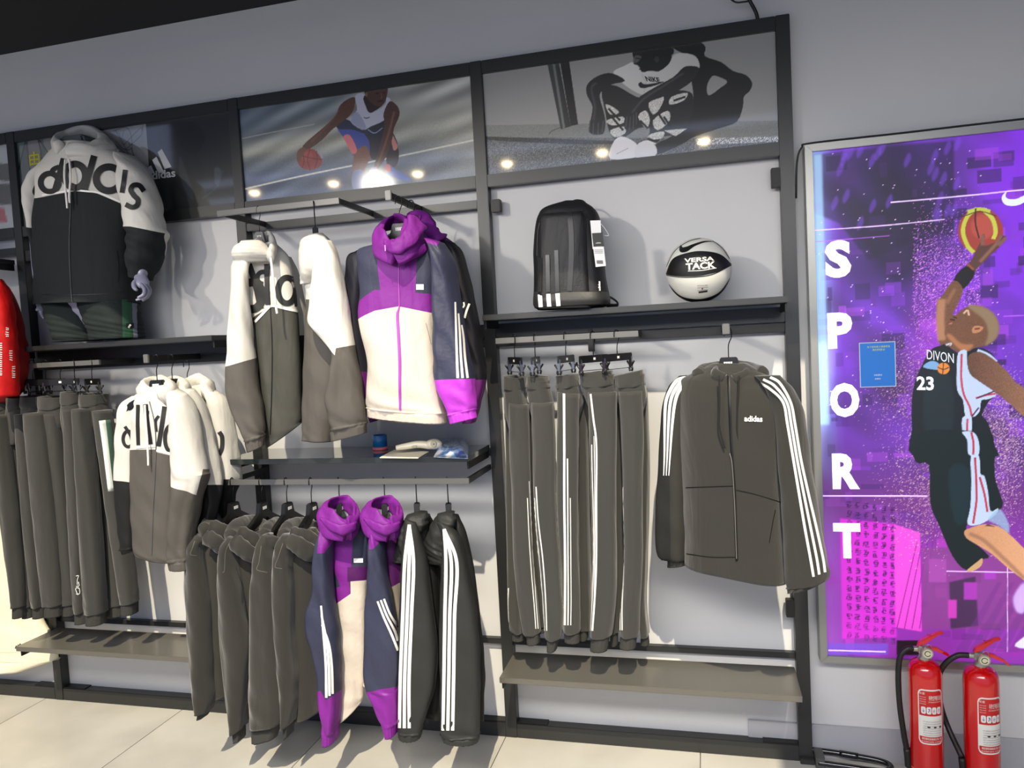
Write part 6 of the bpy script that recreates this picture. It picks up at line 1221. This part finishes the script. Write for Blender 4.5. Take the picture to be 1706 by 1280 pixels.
# ---------------- items on the middle shelf ----------------
def shelf_items():
    z=1.248
    p=atz(637,748,z); g=thing('plastic_tub','small blue plastic tub with a pink band at its foot','tub',(p[0],p[1],z))
    lathe('wall',[(.030,.012),(.030,.060),(.0285,.062),(.026,.062),(.026,.014)],mat('tub_blue',(.10,.45,.72),.3,coat=.4),g,(p[0],p[1]-.02,z)); lathe('foot_band',[(.029,.0),(.031,.001),(.031,.0118),(.029,.012)],mat('tub_pink',(.80,.45,.48),.4),g,(p[0],p[1]-.02,z))
    Mw=mat('ivory_plastic',(.88,.85,.76),.35,coat=.2)
    q=lambda x,y,zz=.0:(lambda a:(a[0],a[1],z+zz))(atz(*VD(x,y),z))
    g=thing('barcode_scanner','ivory handheld scanner lying on papers on the middle shelf','scanner',q(870,1165)); 
    a=q(790,1180); b_=q(945,1172)
    A=np.array([a[0],a[1]+.05,z+.028]); B=np.array([b_[0],b_[1]+.05,z+.030])
    sweep('handle',[A,A*.7+B*.3+np.array([0,0,.004]),A*.35+B*.65+np.array([0,0,.008]),B],.0155,Mw,g,seg=18,n=30,flat=.85,taper=[.75,1.0,1.05,1.25])
    hd=B+np.array([.012,-.004,.006]); bm=bmesh.new(); bmesh.ops.create_uvsphere(bm,u_segments=28,v_segments=16,radius=1,matrix=Matrix.Translation(Vector(hd))@Matrix.Diagonal((.034,.024,.021,1))); bmobj('head',bm,Mw,g,True)
    bm=bmesh.new(); bmesh.ops.create_cone(bm,cap_ends=True,segments=24,radius1=.013,radius2=.012,depth=.004,matrix=Matrix.Translation(Vector(hd+np.array([.008,-.0235,.004])))@Matrix.Rotation(pi/2,4,'X')); bmobj('lens_ring',bm,mat('ivory_dark',(.70,.67,.58),.4),g); bm=bmesh.new(); bmesh.ops.create_cone(bm,cap_ends=True,segments=12,radius1=.002,radius2=.002,depth=.003,matrix=Matrix.Translation(Vector(hd+np.array([.010,-.0262,.004])))@Matrix.Rotation(pi/2,4,'X')); bmobj('led',bm,M_frd,g)
    m_=A*.45+B*.55; box('trigger',m_[0]-.012,m_[0]+.012,m_[1]-.0195,m_[1]-.012,z+.027,z+.036,mat('ivory_dark',(.7,.67,.58),.4),g)
    def sheet(label,name,P,h0,m,cat,bumpy=False):
        W=[np.array(q(*p_)) for p_ in P]; n=10; V=[];F=[]; rr=np.random.default_rng(3)
        for i in range(n):
            for j in range(n):
                u,v=i/(n-1),j/(n-1); pnt=(W[0]*(1-u)+W[1]*u)*(1-v)+(W[3]*(1-u)+W[2]*u)*v; V.append(pnt+np.array([0,0,h0+(rr.uniform(0,.008) if bumpy and 0<i<n-1 and 0<j<n-1 else .0015*sin(3*u)*sin(2*v))]))
        k=len(V)
        for i in range(n):
            for j in range(n): V.append(V[i*n+j]*np.array([1,1,0])+np.array([0,0,z+h0-.0025-(.001 if bumpy else 0)]))
        for i in range(n-1):
            for j in range(n-1): a_=i*n+j; F.append((a_,a_+n,a_+n+1,a_+1)); F.append((k+a_,k+a_+1,k+a_+n+1,k+a_+n))
        for i in range(n-1):
            for e in ((i,i+1),(i+n*(n-1),i+1+n*(n-1)),(i*n,(i+1)*n),(i*n+n-1,(i+1)*n+n-1)): F.append((e[0],e[1],k+e[1],k+e[0]))
        o=link(name,V,F,m,None); tag(o,label,cat); return o
    sheet('folded cream paper under the scanner','paper',[(738,1186),(905,1188),(952,1160),(800,1152)],.004,mat('cream_paper',(.90,.87,.78),.7),'paper')
    g=thing('bag_packet','clear plastic packet with blue print at the right end of the middle shelf','packet',q(1050,1180))
    mp=bpy.data.materials.new('packet_film'); mp.use_nodes=True; nt=mp.node_tree; b=nt.nodes['Principled BSDF']; tc=nt.nodes.new('ShaderNodeTexCoord'); nz=nt.nodes.new('ShaderNodeTexNoise'); nz.inputs['Scale'].default_value=22; nt.links.new(tc.outputs['Object'],nz.inputs['Vector'])
    cr=nt.nodes.new('ShaderNodeValToRGB'); e=cr.color_ramp.elements; e[0].position=.38; e[0].color=(*lin((.30,.34,.62)),1); e[1].position=.62; e[1].color=(*lin((.90,.92,.95)),1); x_=e.new(.5); x_.color=(*lin((.50,.66,.85)),1)
    nt.links.new(nz.outputs['Fac'],cr.inputs[0]); nt.links.new(cr.outputs[0],b.inputs['Base Color']); b.inputs['Roughness'].default_value=.15; b.inputs['Coat Weight'].default_value=1
    P=[(972,1182),(1122,1188),(1126,1120),(985,1118)]; W=[np.array(q(*p_)) for p_ in P]; n=18; V=[];F=[]; rr=np.random.default_rng(9)
    for i in range(n):
        for j in range(n):
            u,v=i/(n-1),j/(n-1); pn=(W[0]*(1-u)+W[1]*u)*(1-v)+(W[3]*(1-u)+W[2]*u)*v; e_=min(1,6*min(u,1-u,v,1-v)); V.append(pn+np.array([0,0,.002+.022*e_+rr.uniform(0,.007)*e_]))
    k=len(V); V+= [np.array([v_[0],v_[1],z+.0008]) for v_ in V[:k]]
    for i in range(n-1):
        for j in range(n-1): a_=i*n+j; F+=[(a_,a_+n,a_+n+1,a_+1),(k+a_,k+a_+1,k+a_+n+1,k+a_+n)]
    for i in range(n-1):
        for e in ((i,i+1),(i+n*(n-1),i+1+n*(n-1)),(i*n,(i+1)*n),(i*n+n-1,(i+1)*n+n-1)): F.append((e[0],e[1],k+e[1],k+e[0]))
    link('bag',V,F,mp,g,True)
shelf_items()
# ---------------- far-left garments ----------------
def far_left():
    RED=(.74,.05,.06)
    g=thing('red_jacket','bright red jacket with white lettering, cut by the left photo edge','jacket',at(0,470,-.25))
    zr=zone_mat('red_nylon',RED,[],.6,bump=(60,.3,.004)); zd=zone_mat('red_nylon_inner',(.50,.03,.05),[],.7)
    V1=View(0,380,4.0)
    b=Tube([(-200,330,12,340,.02),(-230,420,60,430,.05),(-240,560,110,560,.07),(-240,700,138,700,.07),(-240,800,165,820,.07),(-240,900,168,920,.07),(-240,1080,130,1080,.07),(-240,1160,70,1160,.06)],V1,-.22,-.22,rows=60,n=48,fold=(.008,(2,3,5)),seed=401,crease=.003); b.mesh('body',zd,g,openbot=True)
    s=Tube([(-60,345,10,345,.02),(-60,400,28,410,.05),(-60,520,56,520,.055),(-60,640,70,640,.055),(-60,760,84,760,.055),(-60,880,90,880,.055),(-60,1000,100,1000,.055),(-50,1120,100,1120,.05)],V1,-.34,-.34,rows=60,n=44,fold=(.007,(2,3,5)),seed=403,crease=.004); s.mesh('sleeve',zr,g)
    for (x0,y0,y1) in ((48,665,745),(72,820,890),(90,925,1010),(5,770,1000)):
        for k in range(int((y1-y0)/14)):
            y=y0+k*14; s.ribbon('print_mark',[(x0-10+rng.uniform(-2,2),y),(x0+10,y+rng.uniform(-3,6))],6,M_white,g,n=6)
    V2=View(0,840,4.571)
    g=thing('cream_trousers','pair of bright cream trousers hanging low at the left photo edge','trousers',at(10,1100,-.25))
    zc=zone_mat('cream_fleece',(.93,.90,.80),[],.8,bump=(160,.3,.003))
    l=Tube([(-260,-150,60,-150,.04),(-260,0,110,0,.045),(-260,300,160,300,.045),(-260,600,220,600,.045),(-260,900,330,880,.045),(-260,1050,420,1040,.045),(-260,1160,440,1170,.045),(-260,1210,430,1185,.045),(-200,1262,180,1268,.05)],V2,-.02,-.02,rows=60,n=60,fold=(.010,(2,4,6)),seed=411,crease=.003); l.mesh('leg',zc,g,openbot=True)
    l.ribbon('hem_seam',[(-100,1130),(150,1130),(430,1110)],4,mat('cream_seam',(.82,.78,.66),.8),g,n=30,off=.001)
    for k in range(3): l.ribbon('logo_mark',[(118+k*15,1100-k*9),(128+k*15,1078-k*8)][::-1],9,mat('mark_grey',(.2,.2,.2),.6),g,n=6)
far_left()
# ---------------- fire extinguishers ----------------
def extinguisher(label,cx,group,px,cy=-.13,hose_pts=None):
    R_=.0545; g=thing('fire_extinguisher',label,'extinguisher',(cx,cy,0),group)
    red=mat('extinguisher_red',(.78,.03,.035),.22,coat=.8); blk=mat('extinguisher_rubber',(.06,.05,.05),.5); zinc=mat('valve_zinc',(.68,.67,.62),.35,metal=.8)
    H=.487
    lathe('cylinder',[(R_*.94,0),(R_,.008),(R_,H-.060),(R_*.99,H-.048),(R_*.95,H-.034),(R_*.85,H-.021),(R_*.65,H-.011),(R_*.4,H-.005),(R_*.3,H-.003),(R_*.3,H)],red,g,(cx,cy,0),seg=56)
    lathe('orange_band',[(R_+.0004,.0),(R_+.001,.001),(R_+.001,.005),(R_+.0004,.006)],mat('band_orange',(.85,.30,.15),.5),g,(cx,cy,.095))
    lathe('neck',[(.020,0),(.022,.004),(.017,.014),(.015,.03),(.012,.034)],zinc,g,(cx,cy,H-.004),seg=28)
    z=H+.030
    box('valve_body',cx-.022,cx+.016,cy-.012,cy+.012,z-.012,z+.014,zinc,g,bev=.004)
    # gauge facing the room
    bm=bmesh.new(); Mx=Matrix.Translation((cx+.004,cy-.020,z-.004))@Matrix.Rotation(pi/2,4,'X'); bmesh.ops.create_cone(bm,cap_ends=True,segments=32,radius1=.0195,radius2=.0185,depth=.014,matrix=Mx); bmobj('gauge',bm,zinc,g)
    bm=bmesh.new(); Mx=Matrix.Translation((cx+.004,cy-.0278,z-.004))@Matrix.Rotation(pi/2,4,'X'); bmesh.ops.create_cone(bm,cap_ends=True,segments=28,radius1=.0145,radius2=.0145,depth=.0016,matrix=Mx); f=bmobj('gauge_face',bm,mat('gauge_cream',(.80,.78,.66),.3),g)
    sweep('gauge_ring',[(cx+.004+.009*cos(a),cy-.0292,z-.004+.009*sin(a)) for a in np.linspace(.3,5.9,14)],.0012,blk,g,seg=6,n=30)
    # levers
    prism('upper_lever',[(-.022,.012),(-.016,.030),(.045,.066),(.060,.068),(.060,.060),(.045,.056),(.0,.020)],-.008,.008,red,g,M=Matrix.Translation((cx,cy,z)),bev=.0015)
    prism('lower_lever',[(-.012,.006),(.0,.014),(.04,.010),(.075,-.010),(.088,-.026),(.084,-.028),(.066,-.014),(.03,.0),(.0,.002)],-.008,.008,red,g,M=Matrix.Translation((cx,cy,z)),bev=.0015)
    box('lever_strip',cx+.01,cx+.04,cy-.0045,cy+.0045,z+.052,z+.054,red,g,bev=.0005)
    sweep('pin_ring',[(cx+.012+.010*cos(a),cy-.012,z+.010+.012*sin(a)) for a in np.linspace(0,2*pi*.95,12)],.001,zinc,g,seg=6,n=24)
    # hose
    sweep('hose_ferrule',[(cx-.020,cy,z),(cx-.036,cy,z+.001)],.0095,zinc,g,seg=16,n=6)
    sweep('hose',hose_pts or [(cx-.034,cy,z+.001),(cx-.055,cy-.002,z),(cx-.078,cy-.004,z-.030),(cx-.086,cy-.006,z-.10),(cx-.084,cy-.008,z-.20),(cx-.074,cy-.008,z-.30),(cx-.064,cy-.006,z-.365)],.0095,blk,g,seg=14,n=70)
    sweep('nozzle',[(cx-.064,cy-.006,z-.360),(cx-.061,cy-.006,z-.40),(cx-.060,cy-.006,z-.425)],.0115,blk,g,seg=14,n=10)
    # label wrapped round the cylinder front
    def cyl(a,zz,off): return (cx+(R_+off)*sin(a),cy-(R_+off)*cos(a),zz+.052)
    def wrap(name,a0,a1,z0,z1,m,off,n=16,rad=0):
        V=[];F=[]
        for i in range(n):
            for j in range(6):
                a=a0+(a1-a0)*i/(n-1); zz=z0+(z1-z0)*j/5
                if rad:
                    ed=min(i,n-1-i)/(n-1)*(a1-a0)*R_; 
                    if ed<rad: q=rad-math.sqrt(max(0,rad*rad-(rad-ed)**2)); zz=max(z0+q,min(z1-q,zz))
                V.append(cyl(a,zz,off))
        for i in range(n-1):
            for j in range(5): F.append((i*6+j,i*6+j+1,(i+1)*6+j+1,(i+1)*6+j))
        return link(name,V,F,m,g,True)
    a0,a1=px; lw=mat('label_white',(.86,.85,.82),.45); lr=mat('label_red',(.74,.08,.09),.4); lb=mat('label_blue',(.25,.35,.65),.4)
    z1=.345; z0=.150
    LZ=.050
    wrap('label_border',a0,a1,z0,z1,lw,.0005,n=34,rad=.016); wrap('label_ground',a0+.06,a1-.06,z0+.005,z1-.005,lr,.0009,n=34,rad=.013); wrap('label_text_area',a0+.05,a1-.05,.178,.252,lw,.0013,n=24)
    def wword(s_,ac,zc,aw,h_,m,bold=.01):
        V,F=textgeo(s_,1,bold); lo,hi=V.min(0),V.max(0)
        link('label_word',[cyl(ac+((v[0]-lo[0])/(hi[0]-lo[0])-.5)*aw,zc+((v[1]-lo[1])/(hi[1]-lo[1])-.5)*h_,.0020) for v in V],F,m,g)
    am=(a0+a1)/2; w_=a1-a0
    wword('手提式干粉灭火器',am+w_*.16,.316,w_*.52,.017,lw); wword('DRY POWDER FIRE EXTINGUISHER',am+w_*.14,.302,w_*.50,.004,lw,0); wword('长安',am-w_*.34,.331,w_*.2,.009,lw)
    for k in range(4): wword('使用方法说明',am-w_*.32,.318-.008*k,w_*.22,.0035,lw,0)
    for k in range(4):
        ac=a0+w_*(.2+.2*k); wrap('pictogram',ac-.13,ac+.13,.259,.284,lw,.0016,n=8,rad=.004); wword('↓↗←↑'[k],ac,.271,.13,.014,lb,.02)
    tg=mat('label_grey_text',(.45,.44,.43),.5)
    for k in range(7): wword('本灭火器适用于扑救可燃固体液体气体及带电设备初起火灾'[k:k+18],am+w_*.05,.232-.0080*k,w_*.74,.0042,tg,0)
    wword('●  ●  ●',am+w_*.12,.213,w_*.6,.006,mat('label_dark',(.15,.13,.13),.5)); wword('请定期检查确保正常使用',am,.171,w_*.76,.008,lw); wword('有效期内使用 妥善保管',am,.161,w_*.8,.005,lw,0)
    return g
GE='fire extinguishers under the lit poster box'
extinguisher('left red fire extinguisher, its black hose arching on the left',.708,GE,(-.66,.86),-.13)
extinguisher('right red fire extinguisher with a round pale sticker on its shoulder',.872,GE,(-.50,1.0),-.165,
   [(.872-.034,-.165,.518),(.872-.07,-.163,.514),(.872-.105,-.155,.480),(.872-.120,-.13,.42),(.872-.115,-.11,.34),(.872-.09,-.10,.24),(.872-.064,-.171,.160)])
# ---------------- floor pipe, ceiling hook ----------------
M_pipe=mat('black_gloss_pipe',(.03,.028,.028),.22,coat=.6)
g=thing('floor_bar','glossy black bent floor bar lying at the foot of the right post','bar',(.36,.0,0))
sweep('pipe',[(.345,.028,.036),(.42,.024,.034),(.52,.010,.032),(.585,-.004,.030),(.612,-.026,.028),(.600,-.052,.024),(.56,-.058,.022),(.45,-.046,.022),(.36,-.036,.022)],.0105,M_pipe,g,seg=14,n=90)
box('clamp',.352,.384,-.045,.03,.004,.046,mat('clamp_grey',(.30,.30,.29),.45),g,bev=.002); sweep('sleeve',[(.445,.021,.0335),(.51,.012,.032)],.0125,M_pipe,g,seg=14,n=6)
box('foot_plate',.30,.35,-.020,.0,0,.022,M_fr,FR,bev=.002)
g=thing('wall_hook','black rod hook with a dangling cable above the frame corner','hook',(.23,.02,2.8))
sweep('rod',[(.240,.02,2.80),(.232,.015,2.83),(.214,.008,2.866),(.20,.0,2.90)],.0065,M_frd,g,seg=10,n=20)
sweep('cable',[(.214,.006,2.868),(.19,.002,2.866),(.16,0,2.870),(.13,0,2.90)],.0035,M_frd,g,seg=8,n=20)
# ceiling downlights behind the photographer (they glint in the posters)
NTH=['first from the left','second from the left','third from the left','fourth from the left','fifth from the left','fourth from the right','third from the right','second from the right','last on the right']
M_em=mat('lamp_glow',(1,.95,.85),.5,emis=(1,.90,.70),estr=60)
for i in range(9):
    x=-8.1+.97*i+.42
    if x<-7.4: continue
    g=thing('downlight','round downlight in the front ceiling band, '+NTH[i],'lamp',(x,-4.5,3.487),'downlights in the front ceiling band')
    lathe('lamp_ring',[(.05,0),(.075,-.004),(.075,.0),(.05,.004)],mat('lamp_rim',(.8,.8,.8),.4),g,(x,-4.5,3.482),seg=24); lathe('lamp_lens',[(.001,-.03),(.03,-.024),(.045,-.006),(.048,0)],M_em,g,(x,-4.5,3.482),seg=20)
